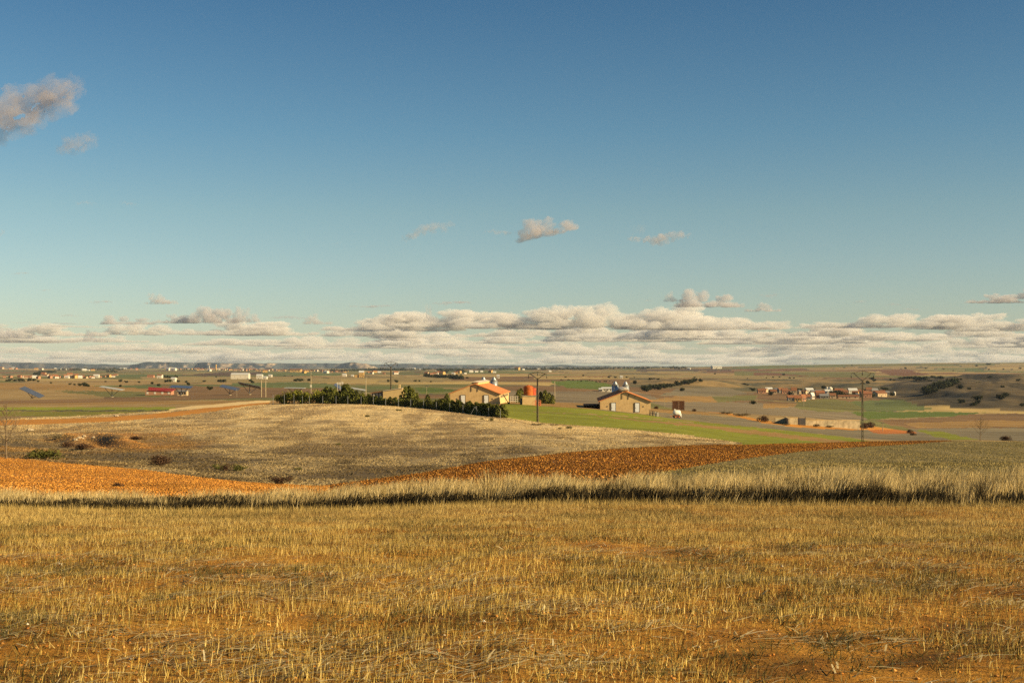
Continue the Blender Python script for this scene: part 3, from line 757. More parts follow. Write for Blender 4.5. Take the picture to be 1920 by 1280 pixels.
# tall dry grass verge
grass_m = attr_mat('tall_dry_grass', .8, .16)
def verge(n, y0, y1, hmin, hmax, cols, seed, wd=(.006, .012), pw=1.0):
    px = -330 + 2600 * rng.random(n)
    t = rng.random(n)
    Y = y0 + (y1 - y0) * t + .35 * (vnoise(px / 60, px * 0, 15) - .5)
    X = (px - 960) / F * Y
    # the verge is lower and thinner to the left
    tall = np.interp(px, [-330, 0, 250, 600, 900, 1200, 1600, 2250], [.50, .50, .52, .66, .82, .86, .84, .82])
    cl = .6 * fbm(X / .7, Y / .8, seed, 3) + .4 * fbm(X / 3.1, Y / 9, seed + 5, 2)
    cl = np.clip(.5 + (cl - .5) * 1.7, .05, 1)
    hh = (hmin + (hmax - hmin) * rng.random(n) ** pw) * tall * (.55 + .9 * cl)
    keep = rng.random(n) < np.clip(.25 + 1.5 * (cl - .25), 0, 1)
    X = X[keep]; Y = Y[keep]; hh = hh[keep]; n = len(X)
    ln = rng.normal(0, .17, (n, 3)) * hh[:, None]; ln[:, 2] = 0; ln[:, 0] += hh * (.16 + .7 * (vnoise(X / .9, Y / .9, seed + 9) - .5))
    B = np.stack([X, Y, tz(X, Y) - .01], 1)
    tn = pick(n, cols, .2) * (.62 + .8 * fbm(X / .6, Y / .6, seed + 3, 3))[:, None]
    return blades(B, hh, wd[0] + (wd[1] - wd[0]) * rng.random(n), ln, rng.normal(0, .8, n), tn, 3, .55)
S = [(.74, .55, .25), (.60, .43, .17), (.80, .62, .32), (.46, .32, .12), (.28, .19, .07)]
DK = [(.030, .022, .011), (.055, .040, .018), (.018, .014, .008)]  # near-black dead undergrowth; the verge foot's shade is put into its colour
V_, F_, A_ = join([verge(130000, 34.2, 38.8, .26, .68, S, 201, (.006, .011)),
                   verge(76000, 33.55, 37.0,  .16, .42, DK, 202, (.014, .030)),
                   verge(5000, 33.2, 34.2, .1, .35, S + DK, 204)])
tag(np_mesh('tall_grass', V_, F_, grass_m, A_), kind='stuff', cat='tall grass', label='band of tall bleached grass with shade painted black at its foot across the field edge')

# single tall plume and dead stalks in the verge
def stalks(name, px, Y, k, h, spread, label, mat=grass_m, cols=S):
    c = at(px, Y); n = k
    b = np.stack([rng.normal(0, .07, n), rng.normal(0, .05, n), 0 * np.arange(n)], 1)
    hh = h * (.75 + .3 * rng.random(n)); ln = np.stack([rng.normal(0, spread, n), rng.normal(0, spread, n), np.zeros(n)], 1)
    v, f, a = blades(b, hh, np.full(n, .012), ln, rng.normal(0, .6, n), pick(n, cols, .15), 4, .6)
    o = np_mesh(name, v, f, mat, a); o.location = c
    return tag(o, label, 'grass tuft')
stalks('grass_tuft', 913, 36.0, 70, .85, .16, 'pale plume of taller grass rising above the verge left of centre')
stalks('dead_stalks', 1390, 34.4, 8, 1.05, .06, 'thin dead stalk standing above the verge grass right of centre')
stalks('dead_stalks', 1512, 34.6, 14, .95, .16, 'loose spray of dead stalks above the verge, under the tall right pole')
stalks('dead_weeds', 1640, 34.0, 90, .75, .22, 'dark dead weed clump spreading in the right part of the verge', cols=[(.10, .075, .035), (.16, .11, .05), (.07, .055, .03)])
stalks('dead_weeds', 1840, 34.0, 90, .72, .24, 'dark dead weed clump in the verge near the right edge', cols=[(.10, .075, .035), (.16, .11, .05), (.07, .055, .03)])

# meadow tufts
n = 210000
X, Y, px = scatter_wedge(n, 72, 300, px0=-330, px1=2250, p=1.25)
m, px, py, col = in_cls(X, Y, ['meadow'])
cl = fbm(X / 3.0, Y / 6.0, 301, 4)
m &= rng.random(n) < np.clip((cl - .28) * 4, .06, 1)
X = X[m]; Y = Y[m]; col = col[m]; n = len(X)
X = np.repeat(X, 3) + rng.normal(0, .14, n * 3); Y = np.repeat(Y, 3) + rng.normal(0, .14, n * 3); col = np.repeat(col, 3, 0); n = len(X)
ln = rng.normal(0, .10, (n, 3)); ln[:, 2] = 0; ln[:, 0] += .06
tone = np.clip(col * 1.12 + np.array([.035, .027, .01]), 0, 1) * (1 + (rng.random((n, 1)) - .5) * .24)
P1 = blades(np.stack([X, Y, tz(X, Y) - .01], 1), .03 + .10 * rng.random(n) ** 1.6, .06 + .10 * rng.random(n), ln, rng.normal(0, .9, n), tone, 1)
tag(np_mesh('meadow_grass', *P1[:2], attr_mat('meadow_blade', .85, .15), P1[2]), kind='stuff', cat='dry grass', label='bleached tussocky grass covering the rounded hill behind the ploughed land')
# short growth on the fallow field
n = 90000
X, Y, px = scatter_wedge(n, 38, 175, px0=1100, px1=2250, p=1.2)
m, px, py, col = in_cls(X, Y, ['fallow_field']); X = X[m]; Y = Y[m]; col = col[m]; n = len(X)
ln = rng.normal(0, .04, (n, 3)); ln[:, 2] = 0
P1 = blades(np.stack([X, Y, tz(X, Y)], 1), .02 + .055 * rng.random(n), .02 + .04 * rng.random(n), ln, rng.normal(0, .9, n), col * (1.0 + (rng.random((n, 1)) - .3) * .8) + np.array([.035, .025, .006]), 1)
tag(np_mesh('fallow_growth', *P1[:2], attr_mat('fallow_blade', .85, .15), P1[2]), kind='stuff', cat='short grass', label='thin olive growth on the fallow field behind the verge at the right')

# ------------------------------------------------------------------ shrubs and trees
def leaf_cloud(n, shape, leaf, seed, up=.3):
    """small leaf triangles in a volume. shape(t,rand)->radius fraction list"""
    g = np.random.default_rng(seed)
    P = shape(g, n)
    a = g.normal(0, 1, (n, 3)); a /= np.linalg.norm(a, axis=1)[:, None]
    b = g.normal(0, 1, (n, 3)); b -= a * (a * b).sum(1)[:, None]; b /= np.linalg.norm(b, axis=1)[:, None]
    s = (leaf * (.6 + .8 * g.random(n)))[:, None]
    V = np.stack([P - a * s, P + a * s, P + b * s * 1.5], 1).reshape(-1, 3)
    return V, np.arange(3 * n).reshape(-1, 3)
def cone_shape(h, r, low=.02):
    def f(g, n):
        t = g.random(n) ** 1.15; rr = r * np.minimum(1, (1 - t) ** .55 * 1.0) * np.minimum(1, .55 + t * 3) * (.55 + .45 * np.sqrt(g.random(n)))
        a = g.random(n) * 6.283; rr *= 1 + .28 * np.sin(a * 3 + t * 9) + .15 * np.sin(a * 5 - t * 14)
        return np.stack([np.cos(a) * rr, np.sin(a) * rr, h * (low + (1 - low) * t)], 1)
    return f
def blob_shape(h, r, lobes, seed):
    g0 = np.random.default_rng(seed)
    c = np.stack([g0.normal(0, r * .45, lobes), g0.normal(0, r * .45, lobes), h * (.25 + .5 * g0.random(lobes))], 1); rad = (.28 + .25 * g0.random(lobes))
    def f(g, n):
        i = g.integers(0, lobes, n); d = g.normal(0, 1, (n, 3)); d /= np.linalg.norm(d, axis=1)[:, None]
        q = c[i] + d * (rad[i] * (.5 + .5 * g.random(n)))[:, None] * np.array([r * 1.3, r * 1.3, h * .85])
        q[:, 2] = np.clip(q[:, 2], .01, None); return q
    return f
def plant(name, kind, mat, h, r, leaf, nleaf, seed, trunk=True, bark='bark'):
    root = empty(name)
    sh = cone_shape(h, r) if kind == 'cone' else blob_shape(h, r, 9, seed)
    v, f = leaf_cloud(nleaf, sh, leaf, seed)
    crown = np_mesh('crown' if trunk else 'foliage', v, f, M[mat], parent=root)
    t = MB()
    g = random.Random(seed)
    if trunk:
        t.tube((0, 0, -.2), (0, 0, h * .7), h * .03, h * .008, 6)
        for k in range(5):
            a = g.random() * 6.28; z = h * (.15 + .1 * k); t.tube((0, 0, z), (math.cos(a) * r * .6, math.sin(a) * r * .6, z + h * .15), h * .01, h * .003, 4)
        t.build('trunk', M[bark], root)
    else:
        for k in range(7):
            a = g.random() * 6.28; t.tube((0, 0, -.1), (math.cos(a) * r * .7, math.sin(a) * r * .7, h * (.4 + .4 * g.random())), h * .02, h * .005, 4)
        t.build('stems', M[bark], root)
    return root
def put(protos, spots, label, cat, group, used):
    """spots: (px, Y, scale); labelled by order from the left"""
    spots = sorted(spots)
    out = []
    for i, (px, Y, s) in enumerate(spots):
        p = protos[(i * 7 + 3) % len(protos)]
        loc = at(px, Y, -.03 * s)
        if p.name not in used:
            used.add(p.name); o = p; o.location = loc; o.scale = (s,) * 3
        else: o = dup(p, loc, random.random() * 6.28, s)
        o.rotation_euler.z = random.random() * 6.28
        tag(o, label.format(ordinal(i + 1)), cat, group); out.append(o)
    return out
used = set()
# hedge of conifers behind the fence: 520..945
dense = [plant('conifer', 'cone', 'conifer', 2.45, 1.12, .13, 760, 11 + i) for i in range(4)]
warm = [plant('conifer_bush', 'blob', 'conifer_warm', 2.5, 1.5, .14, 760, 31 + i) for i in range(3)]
fence_px = [512, 533, 551, 567, 580, 605, 630, 652, 677, 700, 723, 747, 770, 794, 818, 843, 868, 893, 916, 938]
def fenceY(px): return float(np.interp(px, [500, 600, 700, 800, 950], [252, 247, 241, 231, 216]))
sp = []
for px in np.arange(606, 947, 4.4):
    h = float(np.interp(px, [606, 640, 700, 760, 830, 946], [1.0, .95, .68, .62, .82, .84])) * random.uniform(.8, 1.1)
    sp.append((px + random.uniform(-2, 2), fenceY(px) + 2.2 + random.uniform(-.7, .8), h))
put(dense, sp, '{} dark green conifer from the left in the fenced hedge row', 'conifer', 'conifers in the hedge behind the wire fence', used)
sp = []
for px, s in [(524, .72), (533, .9), (543, 1.05), (552, 1.02), (562, .94), (571, .86), (580, .9), (592, .98), (600, 1.05)]: sp.append((px, fenceY(px) + 3.2, s))
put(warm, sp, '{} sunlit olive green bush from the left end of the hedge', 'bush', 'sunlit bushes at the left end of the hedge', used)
tallc = [plant('cypress', 'cone', 'conifer', 4.4, 1.5, .2, 800, 51 + i) for i in range(3)]
sp = [(px, fenceY(px) + 6 + random.random() * 5, s) for px, s in [(606, .62), (612, .74), (620, .70), (628, .66), (636, .56), (645, .84), (651, .86), (660, .66), (668, .58), (680, .50), (690, .46)]]
put(tallc, sp, '{} taller conifer from the left behind the hedge row', 'conifer', 'taller conifers standing behind the hedge', used)
sp = [(760, 262, .86), (766, 264, .92), (773, 262, .8), (781, 263, .62), (802, 258, .56), (838, 256, .62)]
put(tallc, sp, '{} conifer from the left between the small store and the left barn', 'conifer', 'conifers between the store and the left barn', used)
sp = [(972, 330, .75), (977, 332, .85), (1014, 335, .7), (1022, 334, .8), (1030, 336, .68), (1036, 334, .55)]
put(tallc, sp, '{} dark conifer from the left behind the tank house', 'conifer', 'conifers behind the tank house', used)

# wire fence with posts
fr = empty('wire_fence', at(512, fenceY(512)))
base = fr.location.copy()
pts = []
for px in fence_px:
    p = at(px, fenceY(px)) - base; pts.append(p)
    h = 1.55 if px > 560 else 2.0
    MB().tube(p + Vector((0, 0, -.2)), p + Vector((0, 0, h)), .045, .04, 6).build('post', M['post'], fr)
p = at(897, fenceY(897)) - base
MB().bar(p + Vector((-.6, 0, 1.5)), p + Vector((.3, 0, 0)), .05).bar(p + Vector((-.6, 0, 1.5)), p + Vector((-1.4, 0, 0)), .05).build('brace', M['post'], fr)
w = MB()
for a_, b_ in zip(pts[:-1], pts[1:]):
    for z in (.15, .5, .85, 1.2, 1.48): w.bar(a_ + Vector((0, 0, z)), b_ + Vector((0, 0, z)), .006)
w.build('wire', M['post'], fr)
tag(fr, 'long wire fence on grey steel posts in front of the conifer hedge', 'fence')

# bare sapling at left
def bare_tree(name, h, seed, spread=.45, mat='bark_pale', n0=16):
    root = empty(name); g = random.Random(seed)
    tr = MB(); pts = [Vector((0, 0, -.1))]
    for k in range(8): pts.append(Vector((g.uniform(-.012, .012) * h, g.uniform(-.012, .012) * h, h * (k + 1) / 8)))
    for k in range(8): tr.tube(pts[k], pts[k + 1], h * .017 * (1 - k / 8.6) + .008, h * .017 * (1 - (k + 1) / 8.6) + .008, 6, False)
    tr.build('trunk', M[mat], root)
    br = MB()
    def grow(p, d, L, r, lev):
        q = p
        for s in range(3):
            d2 = (d + Vector((g.uniform(-.2, .2), g.uniform(-.2, .2), .14))).normalized(); q2 = q + d2 * L / 3
            br.tube(q, q2, r * (1 - s * .22), r * (.78 - s * .22), 4, False)
            if lev < 3:
                for _ in range(2 if lev < 2 else 1):
                    a = g.random() * 6.28
                    grow(q2, (d2 + Vector((math.cos(a), math.sin(a), .35)) * .75).normalized(), L * .52, r * .5, lev + 1)
            q = q2; d = d2
    for k in range(n0):
        z = h * (.22 + .72 * k / n0); a = k * 2.4 + g.random(); i = min(7, int(z / h * 8))
        grow(Vector((0, 0, z)) + (pts[i] + pts[i + 1]) * .5 * Vector((1, 1, 0)), Vector((math.cos(a), math.sin(a), .7)).normalized(), h * spread * (1.05 - z / h) + .15, .022 * h / 3.5, 1)
    br.build('branches', M[mat], root)
    return root
t = bare_tree('bare_tree', 3.9, 3); t.location = at(12, 93)
tag(t, 'leafless young tree at the left edge above the orange field', 'tree')
t = bare_tree('bare_tree', 4.4, 5, .5, 'bark_pale', 14); t.location = ground_at(1838, 826, 220, 420)
tag(t, 'pale leafless tree in front of the brown field at far right', 'tree')

# scrub on the meadow slope: each its own look
sb = [plant('brown_shrub', 'blob', 'scrub_brown', 1.0, 1.0, .06, 1100, 61 + i, False) for i in range(3)]
sg = [plant('green_shrub', 'blob', 'scrub_green', .9, 1.0, .07, 800, 71 + i, False) for i in range(3)]
sd_ = [plant('dry_shrub', 'blob', 'scrub_dry', .8, .9, .07, 700, 81 + i, False, 'bark_pale') for i in range(3)]
def place(protos, items, cat):
    for px, py, y0, y1, s, label in items:
        loc = ground_at(px, py, y0, y1); loc.z -= .03
        p = protos[len(used) % len(protos)]
        if p.name not in used: used.add(p.name); o = p; o.location = loc; o.scale = s if isinstance(s, tuple) else (s,) * 3
        else: o = dup(p, loc, 0, s)
        o.rotation_euler.z = random.random() * 6.28
        tag(o, label, cat)
place(sb, [(290, 872, 86, 140, (.95, .8, .9), 'rounded dark brown shrub on the grass above the orange field'),
           (428, 882, 84, 130, (.42, .4, .6), 'small reddish brown shrub between two green shrubs above the field corner'),
           (523, 908, 76, 110, (.8, .6, .5), 'low dark shrub at the corner where both ploughed fields meet'),
           (222, 912, 52, 80, (.28, .25, .2), 'tiny dark weed clump alone on the orange ploughed field'),
           (160, 843, 110, 160, (1.3, 1, .7), 'brown scrub in the hollow right of the bare tree'),
           (120, 838, 110, 160, (.9, .8, .6), 'brown scrub patch just above the green shrub at left'),
           (260, 824, 130, 190, (1.2, .8, .5), 'dark scrub above the eroded orange gully'),
           (1706, 812, 240, 380, (1.3, 1, 1.1), 'dark brown shrub right of the orange bank'),
           (1712, 816, 240, 380, (.8, .8, .7), 'small brown shrub beside the dark shrub by the orange bank'),
           (1430, 790, 290, 380, (2.6, 1.5, 1.6), 'wide brown scrub left of the concrete walls'),
           (1635, 802, 290, 380, (2.4, 1.6, 1.8), 'bristling brown scrub right of the concrete walls'),
           (1622, 803, 290, 380, (1.8, 1.2, 1.5), 'brown scrub touching the end of the concrete walls'),
           (1300, 770, 300, 380, (.7, .7, .9), 'small dark shrub on the yard right of the rusty panels'),
           (1232, 764, 330, 380, (1.0, .8, .9), 'small brown shrub right of the right barn'),
           (1890, 826, 180, 320, (1.2, 1, 1), 'brown scrub at the right edge behind the fallow field')], 'shrub')
place(sg, [(78, 861, 94, 130, (1.25, .8, .85), 'wide olive green shrub at the edge of the orange field'),
           (410, 880, 84, 130, (.55, .5, .5), 'green shrub left of the reddish one above the field corner'),
           (447, 882, 84, 130, (.75, .6, .6), 'wider green shrub right of the reddish one above the field corner'),
           (558, 881, 90, 130, (.35, .3, .3), 'single tiny green shrub on the meadow above the field corner'),
           (1066, 803, 150, 230, (.5, .4, .4), 'small green shrub on the meadow right of the middle pole'),
           (1050, 804, 150, 230, (.3, .3, .3), 'very small green shrub near the middle pole'),
           (904, 786, 150, 230, (.35, .35, .3), 'small green shrub on the meadow below the hedge end'),
           (922, 789, 150, 230, (.5, .4, .6), 'upright green shrub just below the right end of the hedge'),
           (688, 781, 150, 245, (.45, .4, .35), 'small green shrub on the hill crest below the conifers'),
           (747, 770, 180, 245, (.6, .5, .35), 'low green shrub near the fence below the store'),
           (634, 834, 120, 180, (.35, .3, .3), 'tiny green shrub in the middle of the meadow')], 'shrub')
place(sd_, [(1008, 797, 200, 222, (1.1, .8, .5), 'dry weeds around the foot of the middle pole'),
            (345, 850, 110, 150, (.9, .7, .4), 'pale dry shrub on the slope above the dark rounded shrub'),
            (110, 822, 120, 200, (1.3, .9, .6), 'pale dry shrub right of the bare tree crown'),
            (1040, 797, 170, 230, (.8, .6, .3), 'dry tussock right of the middle pole'),
            (1530, 800, 285, 372, (1.2, .8, .9), 'dry weeds at the foot of the long wall, nearest the dark gap'),
            (1557, 801, 285, 372, (1.6, .8, .7), 'dry weeds at the foot of the long wall, halfway along'),
            (1586, 801, 285, 372, (1.1, .8, 1.0), 'dry weeds at the foot of the long wall, toward the tall pole'),
            (1475, 797, 285, 372, (1.0, .8, .6), 'dry weeds at the foot of the left concrete wall stretch'),
            (1390, 780, 300, 378, (2.2, 1, 1.1), 'dry reedy scrub beside the first bend of the right dirt track'),
            (1362, 776, 300, 378, (1.8, 1, .9), 'low dry scrub where the right dirt track begins'),
            (470, 850, 110, 150, (.8, .7, .3), 'dry tussock in the middle of the left meadow slope')], 'shrub')

# ------------------------------------------------------------------ farm buildings
def barn(loc, yaw, Wd, L, eave, ridge, vent=True, left_red=False):
    o = empty('barn', loc, yaw); hw = Wd / 2
    b = MB().prism([(-hw, -.5), (hw, -.5), (hw, eave), (0, ridge), (-hw, eave)], 0, L); b.build('wall', M['block'], o)
    MB().box((hw + .012, L / 2, eave / 2 - .25), (.02, L - .02, eave + .48)).build('side_wall', M['render_light'], o)
    sl = (ridge - eave) / hw
    for s, m_ in ((1, 'roof_tile'), (-1, 'roof_red' if left_red else 'roof_tile')):
        ov = .45; t = .14
        x0, z0 = 0, ridge + .02; x1, z1 = s * (hw + ov), eave - ov * sl + .02
        poly = [(x0, z0), (x1, z1), (x1, z1 + t), (x0, z0 + t)]
        if s < 0: poly = poly[::-1]
        MB().prism(poly, -.4, L + .4).build('roof_slope', M[m_], o)
    if vent:
        v = MB(); v.prism([(-.75, ridge - .1), (.75, ridge - .1), (.75, ridge + .42), (-.75, ridge + .42)], .3, L - .3)
        v.build('ridge_vent', M['dark'] if left_red else M['render_light'], o)
        c = MB().prism([(-1.0, ridge + .43), (1.0, ridge + .38), (1.0, ridge + .46), (0, ridge + .72), (-1.0, ridge + .51)], .0, L); c.build('vent_cap', M['ridge_cap'], o)
    for x in (-hw * .47, hw * .47):
        d = MB().box((x, -.06, 1.05), (.95, .1, 2.1)); dd = d.build('door', M['white_door'], o)
        MB().box((x - .42 + .1, -.13, 1.0), (.08, .04, .12)).build('handle', M['dark_steel'], dd)
        MB().box((x - .55, -.08, 1.08), (.09, .12, 2.2)).box((x + .55, -.07, 1.08), (.08, .12, 2.2)).box((x, -.07, 2.19), (1.1, .12, .09)).build('door_frame', M['wood'], o)
        MB().box((x + (.95 + .5) * (1 if x > 0 else -1), -.04, 1.3), (.22, .07, .22)).build('wall_lamp', M['dark_steel'], o)
    for x in (-.75, .75): MB().tube((x, -.08, ridge - 1.75), (x, -.08, ridge - .35), .05, n=6).build('vent_pipe', M['dark_steel'], o)
    for k in range(10): MB().box((hw + .03, 4 + k * (L - 8) / 9, eave - .75), (.05, 1.6, .6)).build('window', M['dark'] if False else M['wood'], o)
    return o
b1 = barn(at(890, 300), R(-3.9), 11.6, 31, 2.5, 4.75)
tag(b1, 'long sandy barn with bright orange roof behind the right end of the conifer hedge', 'barn')
b2 = barn(at(1172.5, 300), R(-3.2), 11.8, 31, 2.5, 4.75, True, False)
l_ = MB().box((-8.0, 6, 1.55), (3.7, 11, .12)).box((-6.1, 6, .7), (.12, 10.8, 1.8)).box((-9.75, 6, .7), (.12, 10.8, 1.7)).box((-8.0, 11, .7), (3.6, .12, 1.7)).box((-8, 1.2, .6), (3.4, .1, 1.75)); l_.build('side_block', M['dark'], b2)  # closed dark box standing where the barn's left side reads black
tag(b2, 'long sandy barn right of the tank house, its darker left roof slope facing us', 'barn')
def silo(loc, h, r, label):
    o = empty('silo', loc)
    hop = h * .28
    MB().lathe([(.25, hop * .35), (r, hop), (r, h * .84)], 24).build('tank', M['steel'], o, True)
    MB().lathe([(r + .04, h * .838), (r * .35, h * .965), (r * .3, h), (.04, h + .02)], 24).build('cone_roof', M['steel'], o, True)
    for k in range(4):
        a = math.pi / 4 + k * math.pi / 2
        MB().bar((math.cos(a) * r, math.sin(a) * r, -.3), (math.cos(a) * r, math.sin(a) * r, h * .5), .09).build('leg', M['dark_steel'], o)
    ld = MB().bar((r + .1, -.2, .3), (r + .1, -.2, h * .84), .03).bar((r + .1, .2, .3), (r + .1, .2, h * .84), .03)
    for k in range(14): ld.bar((r + .1, -.2, .5 + k * h * .055), (r + .1, .2, .5 + k * h * .055), .02)
    ld.build('ladder', M['dark_steel'], o)
    return tag(o, label, 'silo')
def silo_at(px, Y, top, w, label):
    l = at(px, Y); ztop = CZ - (top - HY) * Y / F; silo(l, ztop - l.z, w * Y / F / 2, label)
silo_at(906.5, 344, 706.5, 13, 'shaded left feed silo behind the left barn roof')
silo_at(926, 342, 706.5, 13.5, 'right feed silo behind the left barn, its right side gleaming')
silo_at(1153.5, 345, 714.5, 13, 'left feed silo behind the ridge of the right barn')
silo_at(1173, 343, 715, 13, 'right feed silo behind the ridge of the right barn')

# small store with sloping roof (695..756)
st = empty('store_building', at(726, 268), R(-4)); s_ = 268 / F
def X_(px): return (px - 726) * s_
zb = st.location.z
def Z_(py): return CZ - (py - HY) * s_ - zb
MB().prism([(X_(718), -.4), (X_(755), -.4), (X_(755), Z_(728)), (X_(718), Z_(733.5))], 0, 5).build('wall', M['render_light'], st)
MB().prism([(X_(696), -.4), (X_(717.6), -.4), (X_(717.6), Z_(734.2)), (X_(696), Z_(737.2))], .6, 5).build('annex_wall', M['wall_grey'], st)
MB().prism([(X_(694), Z_(737.1)), (X_(717.8), Z_(733.9)), (X_(717.8), Z_(732.6)), (X_(694), Z_(735.9))], .1, 5.3).build('annex_roof', M['roof_red'], st)
for px in (700, 706, 712): MB().box((X_(px), .56, Z_(743)), (.28, .12, 1.3)).build('window_bar', M['wall_white'], st)
MB().box((X_(746.5), 2, Z_(726.2)), (.38, .38, 1.1)).box((X_(746.5), 2, Z_(723.3)), (.5, .5, .1)).build('chimney', M['render_light'], st)
MB().box((X_(752.5), -.03, Z_(746)), (.5, .07, 1.0)).build('window', M['dark'], st)
MB().prism([(X_(717.9), Z_(733.2)), (X_(755.5), Z_(727.6)), (X_(755.5), Z_(726.6)), (X_(717.9), Z_(732.3))], -.15, 5.2).build('roof', M['ridge_cap'], st)
tag(st, 'small pale ochre store with lean-to roof and chimney behind the hedge', 'store')

# tank house and tanks
th = empty('tank_house', at(992, 296), R(3)); k_ = 296 / F
Wt = 25 * k_; Ht = 16.5 * k_
MB().box((0, Wt / 2, Ht / 2 - .3), (Wt, Wt, Ht + .6)).build('wall', M['block'], th)
MB().box((0, Wt / 2, Ht + .09), (Wt + .3, Wt + .3, .17)).build('roof_slab', M['concrete'], th)
MB().box((-Wt / 2 - .28, 1.0, .7), (.5, .9, 1.5)).build('side_block', M['dark_steel'], th)
tag(th, 'square block house with a flat slab roof carrying the orange tank', 'pump house')
def tank(dx, dy, r, h, mat, label):
    base = th.location + Vector((dx, dy, Ht + .178)); o = empty('water_tank', base)
    pr = [(r * .98, 0), (r, .05)]
    for i in range(1, 5): pr += [(r * 1.0, h * .86 * i / 5 - .05), (r * 1.03, h * .86 * i / 5), (r * 1.0, h * .86 * i / 5 + .05)]
    pr += [(r, h * .86), (r * .7, h * .96), (r * .25, h)]
    MB().lathe(pr, 28).build('shell', M[mat], o, False)
    MB().lathe([(r * .2, h), (r * .2, h + .12)], 12).build('lid', M[mat], o)
    MB().tube((r * .9, -.4, 0), (r * .9, -.4, h * .8), .05, n=6).build('pipe', M['dark_steel'], o)
    return tag(o, label, 'water tank')
tank(-.15, 1.05, 1.12, 2.3, 'tank_orange', 'big orange water tank on the flat roof of the block house')
tank(.95, 2.3, .78, 1.75, 'tank_red', 'smaller red tank behind the big orange one on the block house')
cr = empty('crate', at(1009, 292), R(8))
for z in (0.05, .45, .85, 1.22): MB().box((0, 0, z), (1.25, .06, .1)).box((0, .8, z), (1.25, .06, .1)).box((-.62, .4, z), (.06, .8, .1)).box((.62, .4, z), (.06, .8, .1)).build('slat', M['crate_red'], cr)
for x in (-.6, 0, .6): MB().box((x, -.05, .62), (.1, .06, 1.3)).build('upright', M['crate_red'], cr)
MB().box((.25, .4, .5), (.7, .6, .9)).build('load', M['crate_red'], cr)
tag(cr, 'red slatted crate on the ground right of the tank house', 'crate')
cr = empty('gate', at(1003, 290), R(0))
MB().box((0, 0, .5), (.9, .04, .06)).box((0, 0, 1.05), (.9, .04, .06)).box((-.45, 0, .55), (.06, .05, 1.1)).box((.45, 0, .55), (.06, .05, 1.1)).box((0, 0, .55), (.05, .05, 1.1)).build('frame', M['crate_red'], cr)
tag(cr, 'small red tubular gate panel leaning before the block house', 'gate')
# auger leaning at the left barn
ag = empty('auger', at(951, 300))
MB().tube((-1.0, 0, 2.3), (.3, 0, .15), .1, .1, 8).build('tube', M['rust'], ag); MB().box((.35, 0, .15), (.6, .5, .5)).build('hopper', M['rust'], ag)
tag(ag, 'thin rusty feed auger leaning on the side of the left barn', 'auger')
# pallets/frames between barn and tank house
pf = empty('wall_frame', at(964, 318))
for x in (-.9, -.3, .3, .9): MB().box((x, 0, .8), (.12, .12, 1.7)).build('post', M['wall_white'], pf)
for z in (.4, .95, 1.5): MB().box((0, -.08, z), (2.0, .05, .14)).build('rail', M['wall_white'], pf)
tag(pf, 'pale slatted pen between the left barn and the tank house', 'pen')
# fence posts right of the right barn
wp = empty('pen_fence', at(1226, 292))
for i, (x, h) in enumerate(((-.9, 1.5), (-.3, 1.2), (.35, 1.1), (.8, 1.0))): MB().box((x, i * -.35, h / 2 - .1), (.2, .2, h)).build('post', M['wall_white'] if i > 1 else M['wood'], wp)
MB().bar((-.9, 0.1, 1.3), (.8, -.95, .9), .08).bar((-.9, .1, .7), (.8, -.95, .5), .08).build('rail', M['wood'], wp)
tag(wp, 'short pale post and rail fence at the right corner of the right barn', 'fence')

# rusty panels (two square-ish bale racks)
for px, lab in ((1266.5, 'left rusty square cage standing behind the white tank cart'), (1278, 'right rusty square cage behind the white tank cart')):
    Y = find(1272, 768, 300, 378); o = empty('cage', at(px, Y)); w_ = 10.2 * Y / F; h_ = CZ - (751.5 - HY) * Y / F - o.location.z
    MB().box((0, .02, h_ * .52 + .1), (w_ * .9, .04, h_ * .9)).build('back_sheet', M['rust'], o)
    f_ = MB()
    for x in (-.5, .5): f_.box((x * w_, 0, h_ / 2), (.1, .12, h_ + .2)); f_.box((x * w_, 1.2, h_ / 2), (.1, .12, h_ + .2)); f_.box((x * w_, .6, h_ - .02), (.1, 1.1, .1))
    for z in (.12, h_ * .5, h_): f_.box((0, 0, z), (w_, .1, .1))
    f_.build('frame', M['rust'], o)
    for k in range(5): MB().box((-w_ * .4 + k * w_ * .2, -.07, h_ / 2), (.05, .04, h_ * .95)).build('bar', M['rust'], o)
    tag(o, lab, 'cage')
# tank cart
tc = empty('tank_cart', at(1269, 296), R(8), .92); q = 298 / F
prof = [(0.02, -.98), (.45, -.92), (.66, -.72), (.72, -.3), (.72, .3), (.66, .72), (.45, .92), (.02, .98)]
t_ = MB(); t_.lathe(prof, 20); me_v = [Vector(v) for v in t_.v]; t_.v = [tuple(Vector((v.z, v.y, v.x * .95)) + Vector((0, 0, 1.38))) for v in me_v]
t_.build('tank', M['trailer_white'], tc, True)
MB().tube((-.55, 0, 2.0), (-.55, 0, 2.35), .16, .13, 10).build('filler', M['trailer_white'], tc)
MB().box((0, 0, .62), (1.7, .8, .1)).bar((-.9, 0, .6), (-1.7, 0, .45), .09).build('chassis', M['crate_red'], tc)
for x, y in ((-.45, -.62), (-.45, .62), (.5, -.62), (.5, .62)):
    w_ = MB().tube((x, y - .09, .36), (x, y + .09, .36), .36, n=18).build('wheel', M['rubber'], tc)
    MB().tube((x, y - .1, .36), (x, y + .1, .36), .17, n=12).build('rim', M['crate_red'], w_)
MB().box((.85, -.25, .75), (.5, .5, .9)).build('pump_box', M['trailer_white'], tc)
tag(tc, 'cream tank cart on red chassis in front of the rusty cages', 'trailer')

